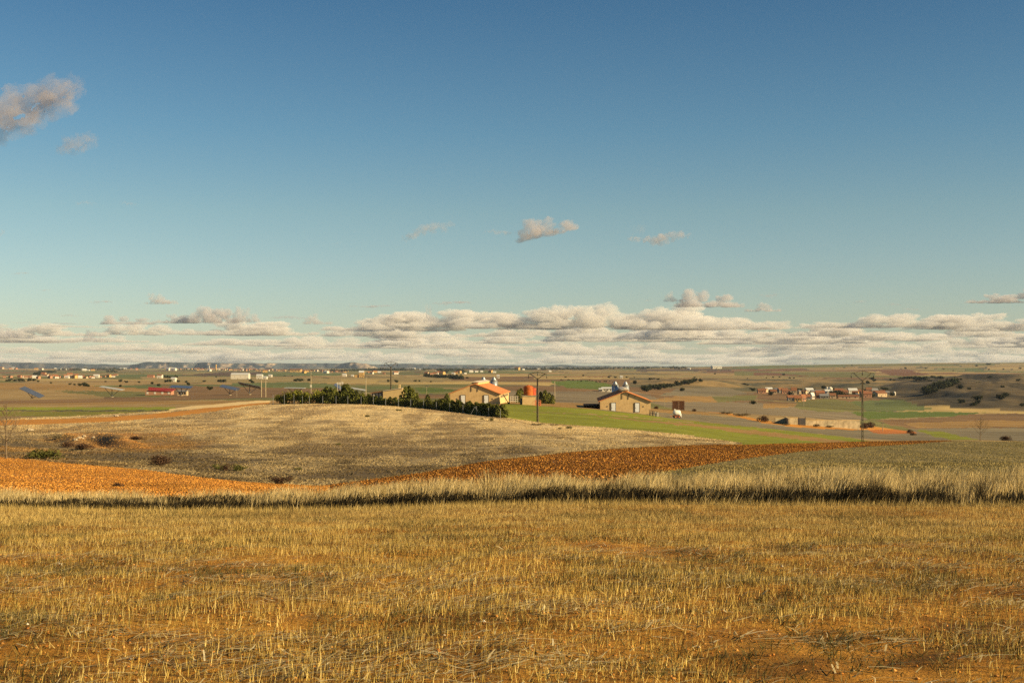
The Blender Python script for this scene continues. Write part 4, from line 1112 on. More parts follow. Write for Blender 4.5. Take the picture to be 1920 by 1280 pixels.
# concrete yard walls at 1455..1600
def wallseg(px0, px1, top, Y0, Y1, label, thick=.3):
    a_ = at(px0, Y0); b_ = at(px1, Y1); o = empty('concrete_wall', a_); d = b_ - a_; n_ = max(1, int(d.length / 2.4))
    mb = MB()
    for i in range(n_):
        p = d * (i / n_); q_ = d * ((i + 1) / n_ - .004); zt = -a_.z + CZ - (top - HY) * (Y0 + Y1) / 2 / F
        nrm = Vector((-d.y, d.x, 0)).normalized() * thick / 2
        vs = [p - nrm, q_ - nrm, q_ + nrm, p + nrm]
        lo = min(p.z, q_.z) - .4
        mb.add([(v.x, v.y, lo) for v in vs] + [(v.x, v.y, zt) for v in vs], [(0, 3, 2, 1), (4, 5, 6, 7), (0, 1, 5, 4), (1, 2, 6, 5), (2, 3, 7, 6), (3, 0, 4, 7)])
    mb.build('panel_row', M['concrete'], o)
    cp = MB(); zt = -a_.z + CZ - (top - HY) * (Y0 + Y1) / 2 / F
    cp.bar((0, 0, zt + .05), (d.x, d.y, zt + .05), .38, .09).build('coping', M['render_light'], o)
    return tag(o, label, 'wall')
Yw = find(1503, 796.5, 285, 378); Yr_ = find(1610, 800, 285, 378); Ym_ = find(1512, 797, 285, 378); Yl_ = find(1455, 793, 285, 378)
wallseg(1453, 1497, 784, Yl_, Yw, 'left stretch of low concrete yard wall with a dark gap on its right')
wallseg(1473, 1479, 783, Yw + 3, Yw - 6, 'short concrete wing wall projecting from the left stretch')
wallseg(1510, 1612, 788, Ym_, Ym_ + 2, 'long low concrete yard wall right of the dark gap')
o = empty('sluice_gate', at(1503.5, Yw)); MB().box((0, 0, .7), (1.5, .5, 2.0)).build('gate_leaf', M['dark_steel'], o); MB().box((-.8, -.1, .8), (.12, .3, 2.3)).box((.8, -.1, .8), (.12, .3, 2.3)).build('post', M['dark_steel'], o)
tag(o, 'dark steel gate closing the gap between the two concrete yard walls', 'gate')
# mesh fence before walls
o = empty('wire_fence', at(1322, 330)); b0 = o.location.copy(); pts = []
for px, py in [(1322, 770), (1358, 772), (1400, 781), (1440, 789), (1470, 795), (1500, 798), (1530, 799), (1560, 800), (1590, 801), (1612, 802), (1655, 799)]:
    p = ground_at(px, py - 1, 290, 372) - b0; pts.append(p)
    MB().tube(p + Vector((0, 0, -.2)), p + Vector((0, 0, 1.75)), .05, .05, 6).build('post', M['wood'], o)
w = MB()
for a_, b_ in zip(pts[:-1], pts[1:]):
    for z in (.3, .9, 1.5): w.bar(a_ + Vector((0, 0, z)), b_ + Vector((0, 0, z)), .008)
w.build('wire', M['post'], o)
tag(o, 'wire fence on thin dark posts along the dirt track at right', 'fence')

# ------------------------------------------------------------------ power poles
def power_pole(px, Y, top_py, rz=0, arm=True, label='', lattice=True):
    b_ = at(px, Y, -.1); H = CZ - (top_py - HY) * Y / F - b_.z
    o = empty('power_pole', b_, rz)
    if lattice:
        w0, w1 = .22, .14; hs = H * .88
        for s in (-1, 1):
            MB().add([(s * w0 / 2 - .05, -.12, 0), (s * w0 / 2 + .045, -.12, 0), (s * w0 / 2 + .045, .12, 0), (s * w0 / 2 - .045, .12, 0),
                      (s * w1 / 2 - .05, -.09, hs), (s * w1 / 2 + .035, -.09, hs), (s * w1 / 2 + .035, .09, hs), (s * w1 / 2 - .035, .09, hs)],
                     [(0, 3, 2, 1), (4, 5, 6, 7), (0, 1, 5, 4), (1, 2, 6, 5), (2, 3, 7, 6), (3, 0, 4, 7)]).build('flange', M['pole_metal'], o)
        bt = MB()
        n_ = 11
        for k in range(n_):
            z = .5 + k * (hs - .9) / n_; w_ = w0 + (w1 - w0) * z / hs
            bt.box((0, 0, z), (w_ - .08, .14, .14 if k < 7 else .1))
        bt.box((0, .0, hs * .82), ((w0 + w1) * .5 - .12, .1, hs * .35)); bt.build('batten', M['concrete'], o)
    else:
        MB().tube((0, 0, 0), (0, 0, H * .9), .15, .09, 8).build('shaft', M['concrete'], o); hs = H * .88
    if arm:
        za = hs - .05; xe = 1.6
        for s in (-1, 1): MB().bar((s * .08, 0, za - .1), (s * 1.25, 0, H - .35), .14 if s < 0 else .06, .1).build('strut', M['pole_metal'] if s > 0 else M['dark_steel'], o)
        MB().bar((-xe, 0, H - .4), (0, 0, H), .08, .08).bar((0, 0, H), (xe, 0, H - .4), .08, .08).build('crossarm', M['pole_metal'], o)
        for x, z in ((-xe, H - .45), (0, H - .05), (xe, H - .45)):
            MB().lathe([(.03, -.62), (.09, -.6), (.04, -.5), (.09, -.45), (.04, -.36), (.09, -.3), (.04, -.2), (.02, 0)], 10, (x, 0, z)).build('insulator', M['glass_cap'], o, True)
    return tag(o, label, 'power pole')
power_pole(1617, 188, 695, R(-6), True, 'tallest power pole, with braced crossarm, standing right of the village')
power_pole(1008, 214, 697, R(-20), True, 'power pole in the middle, standing on the meadow before the tank house')
power_pole(733, 300, 677.5, R(-14), True, 'power pole rising behind the small store, highest on the skyline')
power_pole(1040, 375, 710, 0, False, 'thin power pole behind the conifers right of the tank house', False)
power_pole(686, 400, 702, R(60), True, 'distant power pole just left of the small store', False)
power_pole(1507, 1000, 722, R(30), True, 'slim power pole in front of the village houses', False)
power_pole(1419, 1000, 737, 0, False, 'short thin pole in the fields below the left end of the village', False)
def small_pole(px, Y, top, label, r=.1, box=False, lamp=False):
    b_ = at(px, Y, -.1); H = CZ - (top - HY) * Y / F - b_.z; o = empty('pole', b_)
    MB().tube((0, 0, 0), (0, 0, H), r, r * .7, 8).build('shaft', M['concrete'] if not lamp else M['wall_white'], o)
    MB().box((0, 0, H - .1), (.9 if not lamp else .35, .12, .14 if not lamp else .4)).build('crossarm' if not lamp else 'lamp_head', M['dark_steel'] if not lamp else M['wall_white'], o)
    if box: MB().box((.0, -.3, H * .45), (.5, .4, .8)).build('transformer', M['wall_white'], o)
    return tag(o, label, 'pole')
small_pole(583, 420, 693.5, 'slim pole with a pale box rising above the left end of the hedge', .13, True)
small_pole(490, 520, 711, 'left one of the paired posts beside the solar trackers', .2)
small_pole(498, 520, 711, 'right one of the paired posts beside the solar trackers', .22)
for px, l in ((633, 'left'), (637.5, 'middle'), (642, 'right')):
    small_pole(px, 262, 717.5 if px < 641 else 716.5, l + ' one of three white lamp posts above the taller conifers', .05, False, True)
small_pole(800, 330, 723, 'thin pale pole standing alone right of the conifers by the store', .06)
small_pole(444, 600, 728, 'short pale post between two solar trackers', .08)
small_pole(1655, 330, 792, 'short white post at the bend of the right dirt track', .1)
small_pole(1246, 420, 738, 'thin pole in the fields right of the right barn', .06)

# ------------------------------------------------------------------ solar trackers
def tracker(px, py, base_py, wpx, slope, back, label, Y=690, mat='panel', yaw=0):
    b_ = at(px, Y, -.1); s = Y / F; z = CZ - (py - HY) * s - b_.z
    o = empty('solar_tracker', b_, yaw)
    W = wpx * s; rot = Matrix.Rotation(slope, 3, 'Y') @ Matrix.Rotation(back, 3, 'X')
    MB().box((0, 0, z), (W, 6.5, .16), rot).build('panel', M[mat], o)
    fr_ = MB()
    for x in (-.4, -.2, 0, .2, .4): fr_.box(Vector((0, 0, z)) + rot @ Vector((x * W, 0, -.2)), (.16, 6.2, .2), rot)
    fr_.box(Vector((0, 0, z)) + rot @ Vector((0, 0, -.38)), (W * .9, .2, .2), rot); fr_.build('rack', M['panel_back'], o)
    for sgn in (-1, 1): MB().bar((0, 0, .6), Vector((0, 0, z)) + rot @ Vector((sgn * W * .33, 0, -.4)), .22).build('strut', M['dark_steel'], o)
    MB().tube((0, 0, 0), (0, 0, z * .95), .22, .16, 10).build('post', M['dark_steel'], o)
    MB().lathe([(.9, -.2), (.9, .3)], 16).build('foot', M['concrete'], o)
    return tag(o, label, 'solar tracker', 'solar trackers on the plain')
tracker(60, 735, 751, 42, R(25), R(11), 'steeply tilted blue solar tracker at far left')
tracker(210, 727.5, 745, 42, R(9), R(3), 'solar tracker seen edge-on left of the red-roofed shed', mat='panel_back')
tracker(340, 725, 742, 40, R(3), R(9), 'almost level blue solar tracker right of the red-roofed shed')
tracker(431, 726.5, 742, 35, R(12), R(10), 'blue solar tracker just left of the dark tilted one', Y=680)
tracker(468, 722.5, 742, 42, R(12), R(-14), 'solar tracker showing its dark underside, left of the paired posts', Y=690)
tracker(553, 727, 742, 38, R(1), R(2), 'level solar tracker partly hidden by the left end of the hedge', mat='panel_back')
tracker(634, 724, 742, 15, R(35), R(8), 'dark solar tracker behind the taller conifers', Y=640)
tracker(671, 729, 742, 30, R(9), R(3), 'pale solar tracker left of the small store', Y=640, mat='panel_back')

# ------------------------------------------------------------------ houses
def house(name, Wd, L, eave, ridge, wall, roof, chim=False, along='x'):
    o = empty(name); hw = L / 2
    # ridge along x: gables at +-x
    b = MB(); n = 5
    prof_ = [(-hw, -1.5), (hw, -1.5), (hw, eave), (0, ridge), (-hw, eave)]
    v1 = [(-Wd / 2, y, z) for y, z in prof_] + [(Wd / 2, y, z) for y, z in prof_]
    b.add(v1, [(4, 3, 2, 1, 0), (5, 6, 7, 8, 9)] + [(i, (i + 1) % n, n + (i + 1) % n, n + i) for i in range(n)])
    b.build('wall', M[wall], o)
    ov = .5; sl = (ridge - eave) / hw
    for s in (-1, 1):
        y1 = s * (hw + ov); z1 = eave - ov * sl
        vs = [(x, y, z) for x in (-Wd / 2 - .4, Wd / 2 + .4) for y, z in ((0, ridge + .03), (y1, z1 + .03), (y1, z1 + .3), (0, ridge + .3))]
        MB().add(vs, [(0, 1, 2, 3), (7, 6, 5, 4), (0, 4, 5, 1), (1, 5, 6, 2), (2, 6, 7, 3), (3, 7, 4, 0)]).build('roof', M[roof], o)
    if chim: MB().box((Wd * .25, 0, ridge + .4), (.8, .8, 1.6)).build('chimney', M[wall], o)
    for x in (-.28, .05, .32): MB().box((x * Wd, -hw - .04, eave * .55), (.9, .1, 1.1)).build('window', M['dark'], o)
    MB().box((-.1 * Wd, -hw - .05, 1.0), (1.1, .12, 2.1)).build('door', M['wood'], o)
    return o
VIL = [ # px, base py, width px, height, wall, roof, yaw, label
 (1428, 737, 12, 4, 'wall_brick', 'roof_brown', 10, 'brown house at the left end of the village'),
 (1441, 734, 10, 4, 'wall_white', 'roof_pale', 25, 'bright white roofed house near the left end of the village'),
 (1450, 738, 9, 3.5, 'wall_tan', 'roof_brown', 0, 'low tan house below the white roofed one at village left'),
 (1463, 736, 7, 4.5, 'wall_grey', 'roof_brown', 60, 'grey house between the white roofed and the brick houses'),
 (1471, 738, 9, 5, 'wall_brick', 'roof_brown', 15, 'brick house left of the square tan block'),
 (1488.5, 740, 8, 6.5, 'wall_tan', 'roof_brown', 0, 'square tan block standing free in the left village'),
 (1517, 736, 11, 4.5, 'wall_white', 'roof_pale', 30, 'white roofed barn in the middle of the village'),
 (1530, 739, 15, 4, 'wall_grey', 'roof_grey', 0, 'long grey roofed shed below the white barn'),
 (1537, 743, 13, 5, 'wall_brick', 'roof_red', 10, 'large orange-red roofed house in the village middle'),
 (1553, 738, 11, 4, 'wall_tan', 'roof_pale', 20, 'pinkish house with pale roof below the two white domes'),
 (1573, 736, 12, 4.5, 'wall_brick', 'roof_red', -10, 'red roofed house right of the white domes'),
 (1583, 739, 10, 4, 'wall_brick', 'roof_brown', 5, 'brown roofed house left of the white rectangular one'),
 (1598, 736, 13, 5, 'wall_white', 'roof_pale', 15, 'white house nearest left of the tall power pole'),
 (1545, 747, 13, 3.5, 'wall_grey', 'roof_grey', 0, 'grey shed with grey roof on the lower village edge'),
 (1561, 746, 9, 4, 'wall_tan', 'roof_brown', 5, 'tan cottage left of the dark round tree'),
 (1590, 747, 30, 3, 'wall_tan', 'roof_brown', 0, 'very long low tan building right of the dark round tree'),
 (1624, 745, 15, 5.5, 'wall_brick', 'roof_red', 4, 'wide brick house just right of the tall power pole'),
 (1613, 736, 9, 4, 'wall_grey', 'roof_brown', 0, 'dim grey house behind the tall power pole'),
 (1629, 736, 8, 6, 'wall_tan', 'roof_brown', 0, 'tall tan house above the wide brick one'),
 (1639, 735, 10, 5, 'wall_grey', 'roof_grey', 30, 'grey roofed house at the upper right of the village'),
 (1649, 743, 18, 4.8, 'wall_tan', 'roof_brown', 65, 'broad tan gabled house at the right end of the village'),
 (1662, 740, 8, 3.5, 'wall_grey', 'roof_grey', 0, 'small grey hut between the gabled house and the white tower'),
 (1484, 751, 12, 4, 'wall_grey', 'roof_red', 10, 'dark walled red roofed house left of the ochre one'),
 (1496, 753, 10, 4.5, 'wall_ochre', 'roof_red', 0, 'ochre house with orange roof lowest in the village'),
 (1505, 752, 8, 5, 'wall_brick', 'roof_red', 80, 'orange gabled house touching the lowest ochre house'),
 (1514, 749, 7, 4, 'wall_grey', 'roof_brown', 20, 'small dark house right of the orange gabled one'),
 (1522.5, 748, 6, 5, 'wall_white', 'roof_pale', 90, 'tiny white house beside the slim power pole'),
]
for px, py, w_, h, wl, rf, yaw, lab in VIL:
    Y = find(px, py, 1150, 1750); s = Y / F; W_ = w_ * s * 1.25; h *= 1.2
    o = house('village_house', W_, min(W_ * .75, 11), h * .72, h * 1.15, wl, rf); o.location = at(px, Y); o.rotation_euler.z = R(yaw * .5 - 6)
    tag(o, lab, 'house', 'houses of the village at right')
VB = [(1434, 735), (1447, 737), (1456, 734), (1478, 737), (1498, 738), (1508, 739), (1523, 741), (1548, 741), (1562, 737), (1567, 739), (1579, 743), (1590, 734), (1604, 739), (1606, 744), (1619, 740), (1633, 742), (1643, 738), (1655, 738), (1536, 746), (1552, 745), (1575, 733)]
for i, (px, py) in enumerate(VB):
    Y = find(px, py, 1150, 1750); W_ = random.uniform(7, 12) * Y / F
    o = house('village_house', W_, min(W_ * .8, 9), random.uniform(2.6, 3.8), random.uniform(4, 5.2), random.choice(['wall_tan', 'wall_brick', 'wall_ochre', 'wall_grey', 'wall_tan']), random.choice(['roof_brown', 'roof_red', 'roof_brown', 'roof_grey']))
    o.location = at(px, Y); o.rotation_euler.z = R(random.uniform(-50, 50))
    tag(o, 'plain low tiled house, {} from the left of those filling gaps in the village'.format(ordinal(i + 1)), 'house', 'houses of the village at right')
for px, py, r, lab in ((1550.5, 731, 3.2, 'left and smaller of two white domed tanks above the village'), (1556.5, 734, 4.8, 'right and bigger of two white domed tanks above the village')):
    Y = find(px, py, 1200, 2000); s = Y / F; rr = r * s; o = empty('domed_tank', at(px, Y))
    MB().lathe([(rr, -1), (rr, rr * .9)], 20).build('drum', M['wall_white'], o, True)
    MB().lathe([(rr, rr * .9), (rr * .9, rr * 1.35), (rr * .6, rr * 1.7), (rr * .2, rr * 1.9), (.1, rr * 1.92)], 20).build('dome', M['wall_white'], o, True)
    tag(o, lab, 'tank')
Y = find(1677, 741, 1150, 1800); o = empty('white_tower', at(1677, Y)); rr = 2.6 * Y / F
MB().lathe([(rr, -1), (rr, 5.2 * Y / F), (rr * .6, 7 * Y / F), (.2, 7.6 * Y / F)], 16).build('tower_wall', M['wall_white'], o, True); MB().box((0, -rr, 2.2), (1, .3, 1.8)).build('door', M['wood'], o)
tag(o, 'white round tower alone beyond the right end of the village', 'tower')

# far towns
protoH = {}
def far_house(kind):
    specs = {'w': (12, 9, 4.5, 6.5, 'wall_white', 'roof_pale'), 'r': (12, 9, 4, 6.8, 'wall_tan', 'roof_red'), 'o': (12, 9, 4.5, 7, 'wall_white', 'roof_red'),
             'b': (11, 9, 4.5, 6.8, 'wall_brick', 'roof_brown'), 't': (12, 9, 5, 6.6, 'wall_ochre', 'roof_brown')}
    if kind not in protoH: protoH[kind] = house('far_house', *specs[kind]); return protoH[kind], True
    return protoH[kind], False
def town(spots, label, group, y0, y1):
    for i, (px, py, w_, kind) in enumerate(sorted(spots)):
        Y = find(px, py, y0, y1); s = w_ * 1.25 * Y / F / 12.0; loc = at(px, Y, -.3)
        p, first = far_house(kind)
        sc = (s, s, min(s, 2.2) * random.uniform(.9, 1.35)); rz = R(random.uniform(-40, 40))
        if first: o = p; o.location = loc; o.rotation_euler.z = rz; o.scale = sc
        else: o = dup(p, loc, rz, sc)
        tag(o, label.format({'w': 'white', 'r': 'red roofed', 'o': 'white walled red roofed', 'b': 'brown', 't': 'ochre'}[kind], ordinal(i + 1)), 'house', group)
LT = [(37, 708, 6, 'b'), (42, 708, 5, 'o'), (48, 709, 6, 'r'), (55, 708, 5, 'b'), (61, 707, 5, 'r'), (65, 709, 7, 'w'), (72, 710, 6, 'b'), (82, 704, 7, 'r'),
      (86, 707, 7, 'o'), (91, 705, 5, 'r'), (94, 709, 6, 'b'), (103, 707, 7, 'r'), (106, 709, 6, 'o'), (112, 708, 5, 'b'), (123, 708, 6, 'r'), (126, 709, 6, 'w'),
      (131, 705, 8, 'r'), (134, 708, 6, 'o'), (140, 709, 7, 't'), (143, 706, 6, 'r'), (150, 709, 6, 'w'), (155, 707, 6, 'b'), (161, 709, 6, 'r'), (168, 708, 5, 'b'),
      (174, 709, 5, 'o'), (181, 708, 8, 'w'), (188, 708, 5, 'b'), (196, 707, 5, 'b'), (204, 707, 6, 't'), (212, 707, 6, 'o'), (218, 704, 5, 'r'), (8, 708, 5, 'b'), (20, 708, 6, 'b')]
town(LT, '{} house, {} from left in the near town', 'houses of the town at far left', 2300, 4500)
LF = [(3, 692, 6, 'r'), (20, 693, 5, 'r'), (25, 691.5, 5, 'w'), (30, 693, 5, 'b'), (68, 693, 5, 't'), (78, 693, 5, 'o'), (104, 692, 3, 'w'), (112, 694, 6.5, 'w'), (119, 693, 3, 'b'), (126, 693.5, 4, 'w'),
      (133, 694, 4, 'b'), (140, 693.5, 4, 'b'), (158, 695, 6, 'w'), (165, 695.5, 5, 'w'), (174, 695.5, 6, 't'), (227, 692, 4, 'w'), (234, 692, 4, 'w'), (246, 692, 3, 'b'), (256, 693, 4, 'b')]
town(LF, '{} house, {} from left just below the blue hills', 'houses on the far plain at left', 6500, 13000)
CT = []
g_ = random.Random(4)
for i in range(112):
    px = 312 + i * 3.05 + g_.uniform(-1.5, 1.5)
    py = float(np.interp(px, [312, 400, 480, 560, 655], [694, 693, 694.5, 696, 697.5])) + g_.uniform(-1.2, 1.2)
    CT.append((px, py, g_.uniform(2.2, 4.2), g_.choice('rrbobtbbor')))
CT += [(316, 694.5, 6, 'w'), (326, 694.5, 7, 'w'), (393, 696, 5, 'w'), (497, 698, 7, 't'), (555, 697.5, 16, 't'), (570, 699.5, 6, 't'), (612, 699.5, 7, 'w')]
town(CT, '{} house, {} from left in the town below the mesas', 'houses of the wide town below the mesas', 4800, 13000)
CR = [(692, 700.5, 6, 'r'), (697, 701, 5, 'o'), (703, 700.5, 7, 't'), (711, 700, 5, 'w'), (720, 701, 4, 'b'), (742, 701.5, 7, 'o'), (746, 700, 4, 'w'), (776, 692, 4, 'w'), (789, 693.5, 4, 'w'),
      (800, 701.5, 6, 'r'), (808, 702.5, 6, 'b'), (815, 702, 6, 'r'), (818, 697.5, 3, 'w'), (823, 701.5, 6, 'o'), (829, 702, 8, 't'), (850, 702, 5, 'w'), (855, 701.5, 6, 't'), (861, 699.5, 6, 't'),
      (872, 701, 4, 'w'), (883, 698, 6, 'w'), (893, 698, 5, 'w'), (903, 698, 4, 'w'), (920, 698.5, 6, 't'), (927, 699, 5, 'w'), (970, 693.5, 7, 't'), (981, 693.5, 4, 'w'), (1010, 693, 4, 'w'), (1031, 697.5, 4, 'w'),
      (1343, 691, 14, 'w'), (1292, 692.5, 4, 'w')]
town(CR, '{} house, {} from left among farms beyond the poles', 'scattered far farms in the centre', 3800, 12000)
def shed_at(px, py, w_, h, y0, y1, wl, rf, label, d=12):
    Y = find(px, py, y0, y1); o = house('farm_shed', w_ * Y / F, d, h * .75, h, wl, rf); o.location = at(px, Y, -.2); tag(o, label, 'shed'); return o
shed_at(451, 710.3, 33, 13, 2400, 4000, 'wall_white', 'roof_pale', 'long bright white shed on the plain left of the paired posts', 20)
shed_at(487, 710, 11, 10, 2400, 4000, 'wall_white', 'roof_pale', 'short white shed right of the long white one')
shed_at(497, 710.5, 8, 6, 2400, 4000, 'wall_white', 'roof_pale', 'small white shed furthest right beside the paired posts')
shed_at(507, 706.5, 6, 6, 2800, 5000, 'wall_white', 'roof_pale', 'tiny white hut between the far town and the paired posts')
shed_at(326, 715.5, 8, 7, 1700, 3000, 'wall_white', 'roof_pale', 'little white shed alone above the red-roofed shed')
shed_at(300, 708.5, 9, 8, 2600, 4500, 'wall_white', 'roof_brown', 'white farm right of the near left town')
shed_at(283, 708, 12, 7, 2600, 4500, 'wall_brick', 'roof_red', 'low red roofed farm at the right of the near left town')
shed_at(646, 707, 7, 9, 2600, 4500, 'wall_white', 'roof_pale', 'small white farm left of the stepped pale building')
shed_at(661, 707, 4, 6, 2600, 4500, 'wall_white', 'roof_pale', 'very small white hut left of the stepped pale building')
shed_at(1138, 734, 20, 4, 700, 1500, 'wall_white', 'roof_pale', 'white low shed just left of the right barn silos', 9)
shed_at(1126, 734, 6, 3, 700, 1500, 'wall_white', 'roof_pale', 'small white hut at the left end of the low white shed', 6)
shed_at(1165, 709.5, 5, 6, 2000, 5000, 'wall_white', 'roof_pale', 'tiny white farm above the right barn silos')
shed_at(934, 709.5, 5, 7, 2000, 5000, 'wall_white', 'roof_pale', 'tiny white farm right of the left barn silos')
shed_at(863, 710.5, 3, 5, 2000, 4000, 'wall_white', 'roof_pale', 'white dot of a hut at the end of the dark tree belt')
o = shed_at(678, 707.5, 9, 16, 2600, 4500, 'wall_ochre', 'roof_pale', 'stepped pale yellow building right of the small white farm'); MB().box((-11, 0, 3), (10, 9, 6.5)).build('annex', M['wall_ochre'], o)
# red roofed shed by the trackers
Y = 760; o = empty('red_roof_shed', at(296, Y)); s = Y / F
MB().box((0, 4, 1.0), (48 * s, 7, 3.2)).build('wall', M['wall_brick'], o)
zt = CZ - (728 - HY) * s - o.location.z
MB().add([(-26 * s, 9, 4.4), (26 * s, 9, 3.2), (26 * s, 0, 2.0), (-18 * s, 0, 2.6), (-26 * s, 9, 4.7), (26 * s, 9, 3.5), (26 * s, 0, 2.3), (-18 * s, 0, 2.9)],
         [(0, 1, 2, 3), (7, 6, 5, 4), (0, 4, 5, 1), (1, 5, 6, 2), (2, 6, 7, 3), (3, 7, 4, 0)]).build('roof', plain_mat('crimson_roof_sheet', (.26, .028, .022), .7, .25, .4), o)
for x in (-10, -3, 4, 10): MB().box((x * s * 2, .45, 1.2), (1.2, .1, 1.2)).build('window', M['wall_white'], o)
tag(o, 'low shed with a wide crimson roof among the solar trackers', 'shed')
Y = 740; o = house('transformer_hut', 17 * Y / F, 4, 2.6, 3.0, 'wall_tan', 'roof_grey'); o.location = at(343, Y); tag(o, 'small cream hut under the level solar tracker', 'hut')
# water towers
def wtower(px, top, base, w_, mat, label, Y):
    b_ = at(px, Y, -1); H = CZ - (top - HY) * Y / F - b_.z; r = w_ * Y / F / 2; o = empty('water_tower', b_)
    MB().lathe([(r * .8, 0), (r * .7, H * .75)], 14).build('shaft', M[mat], o, True)
    MB().lathe([(r * .7, H * .75), (r * 1.15, H * .82), (r * 1.15, H * .98), (r * .3, H)], 14).build('head', M[mat], o)
    tag(o, label, 'water tower')
wtower(405, 683.3, 694, 3.0, 'wall_ochre', 'tall yellow water tower over the wide town', 8500)
wtower(392.5, 685.5, 692, 1.7, 'wall_white', 'thin white tower left of the yellow water tower', 9500)

# ------------------------------------------------------------------ scattered trees and bushes on the plain
oak = [plant('evergreen_oak', 'blob', 'evergreen', 5.0, 4.0, .55, 420, 91 + i) for i in range(4)]
def py_spots(lst, y0, y1): return [(px, find(px, py, y0, y1), s * .9) for px, py, s in lst]
A_ = [(12, 715, .7), (20, 714.5, 1), (27, 715, .8), (36, 714.5, 1), (42, 715, .9), (56, 714.5, 1.1), (62, 714.5, .9), (72, 716, .6), (95, 719, .5), (132, 721.5, .5), (139, 722.5, .5), (151, 723.5, .6), (158, 724, .9), (163, 725, .7),
      (197, 716.5, .5), (225, 716, .9), (236, 717.5, .7), (260, 718, .6), (226, 725, .5), (286, 720, .6), (297, 724, .6), (311, 716.5, .8), (318, 716.5, 1), (335, 716.5, .7), (350, 717, .7), (383, 716, .6), (405, 707.5, .8), (412, 716.5, 1),
      (418, 717, 1), (352, 722, .7), (395, 731, .6), (470, 715, .8), (472, 718, .8), (495, 709, 1), (534, 706.5, .9), (548, 706, .6), (553, 715, .9), (560, 715, 1.1), (565, 714.5, .9), (580, 714.5, .9), (584, 705, .8)]
put(oak, py_spots(A_, 800, 3600), '{} dark bush from the left on the plain left of the conifer hedge', 'bush', 'dark bushes on the left plain', used)
B_ = [(728, 716, .8), (742, 717, .9), (778, 715.5, .6), (786, 715, .5), (808, 716.5, .5), (876, 709.5, .8), (1061, 708, .7), (1094, 705, .8), (1141, 708.5, .9), (1153, 708.5, .9), (1174, 708.5, .8), (1189, 708.5, .5),
      (1190, 720, 1.3), (1219, 712, 1), (1225, 712, .9), (1233, 712.5, .8), (1280, 733, .9), (1303, 708.5, .7), (1304, 716, 1.2), (1312, 716, 1.1), (1283, 716.5, 1), (1397, 723, 1), (1401, 724, .9), (1341, 697.5, 1), (1470, 689, 1.4), (1449, 708, .8), (1462, 708, .7),
      (1437, 709, .6), (1480, 709.5, .8), (1488, 709.5, .7), (1402, 710, .5), (1414, 758, .6), (1450, 737, 1.1), (1410, 733, 1)]
put(oak, py_spots(B_, 800, 4200), '{} dark bush from the left in the fields between the barns and the village', 'bush', 'dark bushes in the central fields', used)
C_ = [(1446, 741, .9), (1459, 733, .8), (1480, 741, .8), (1494, 734, .9), (1510, 745, .8), (1526, 734, .8), (1562, 733, .9), (1587, 744, .9), (1608, 735, .9), (1621, 735, .9), (1634, 745, .9), (1644, 733, 1), (1564, 744, 1.3), (1569, 745, 1.7), (1573, 745, 1.0), (1543, 729, 1), (1500, 735, 1), (1656, 732, 1), (1662, 732, .8), (1673, 742, .9)]
put(oak, [(px, find(px, py, 1100, 1900), s) for px, py, s in C_], '{} dark tree from the left among the village houses', 'tree', 'dark trees in the village', used)
D_ = []
for px in np.arange(1686, 1718, 4.5): D_.append((px, 710.5, random.uniform(.8, 1.3)))
for px in np.arange(1718, 1733, 3.5): D_.append((px, 713 + random.random(), random.uniform(1.3, 1.9)))
D_ += [(1747, 708.5, 1.2), (1750, 709, 1.2), (1755, 710, .7), (1762, 710, 1.3), (1765, 710, 1.2), (1790, 709, .6), (1836, 709, .8), (1855, 709, 1.2), (1876, 708, 1.1), (1893, 709, 1.2), (1910, 715, 1), (1634, 712, 1.2), (1640, 715, 1), (1626, 719, 1.2), (1618, 721, 1), (1670, 713, .9), (1676, 714, .8), (1745, 717, 1)]
for k in range(26):
    t = k / 25; D_.append((1738 + 60 * t + random.uniform(-3, 3), 738 - 21 * t + random.uniform(-2.5, 2.5), random.uniform(1.1, 2.0)))
for k in range(14): D_.append((random.uniform(1800, 1920), random.uniform(718, 762), random.uniform(.6, 1.2)))
put(oak, [(px, find(px, py, 1250, 3300), s) for px, py, s in D_], '{} dark scrub oak from the left on the broken slopes beyond the village', 'tree', 'scrub oaks on the right slopes', used)
E_ = []
for k in range(30):
    t = k / 29; E_.append((1205 + 95 * t + random.uniform(-2, 2), 733 - 15 * t + random.uniform(-1.5, 1.5), random.uniform(.7, 1.2)))
put(oak, [(px, find(px, py, 1000, 2600), s) for px, py, s in E_], '{} tree from the left in the dark belt climbing behind the right barn', 'tree', 'trees of the dark belt behind the right barn', used)
G_ = [(1700 + i * 31 + random.uniform(-8, 8), 691 + random.uniform(-6, 5), random.uniform(.8, 1.6)) for i in range(9)] + [(1850, 684, 2.0), (1853, 684, 1.6), (1857, 684, 1.8), (1597, 686, 1.2)]
put(oak, [(px, find(px, py, 4200, 9200), s * 1.3) for px, py, s in G_], '{} tree from the left on the highest far right hills', 'tree', 'trees on the far right hills', used)
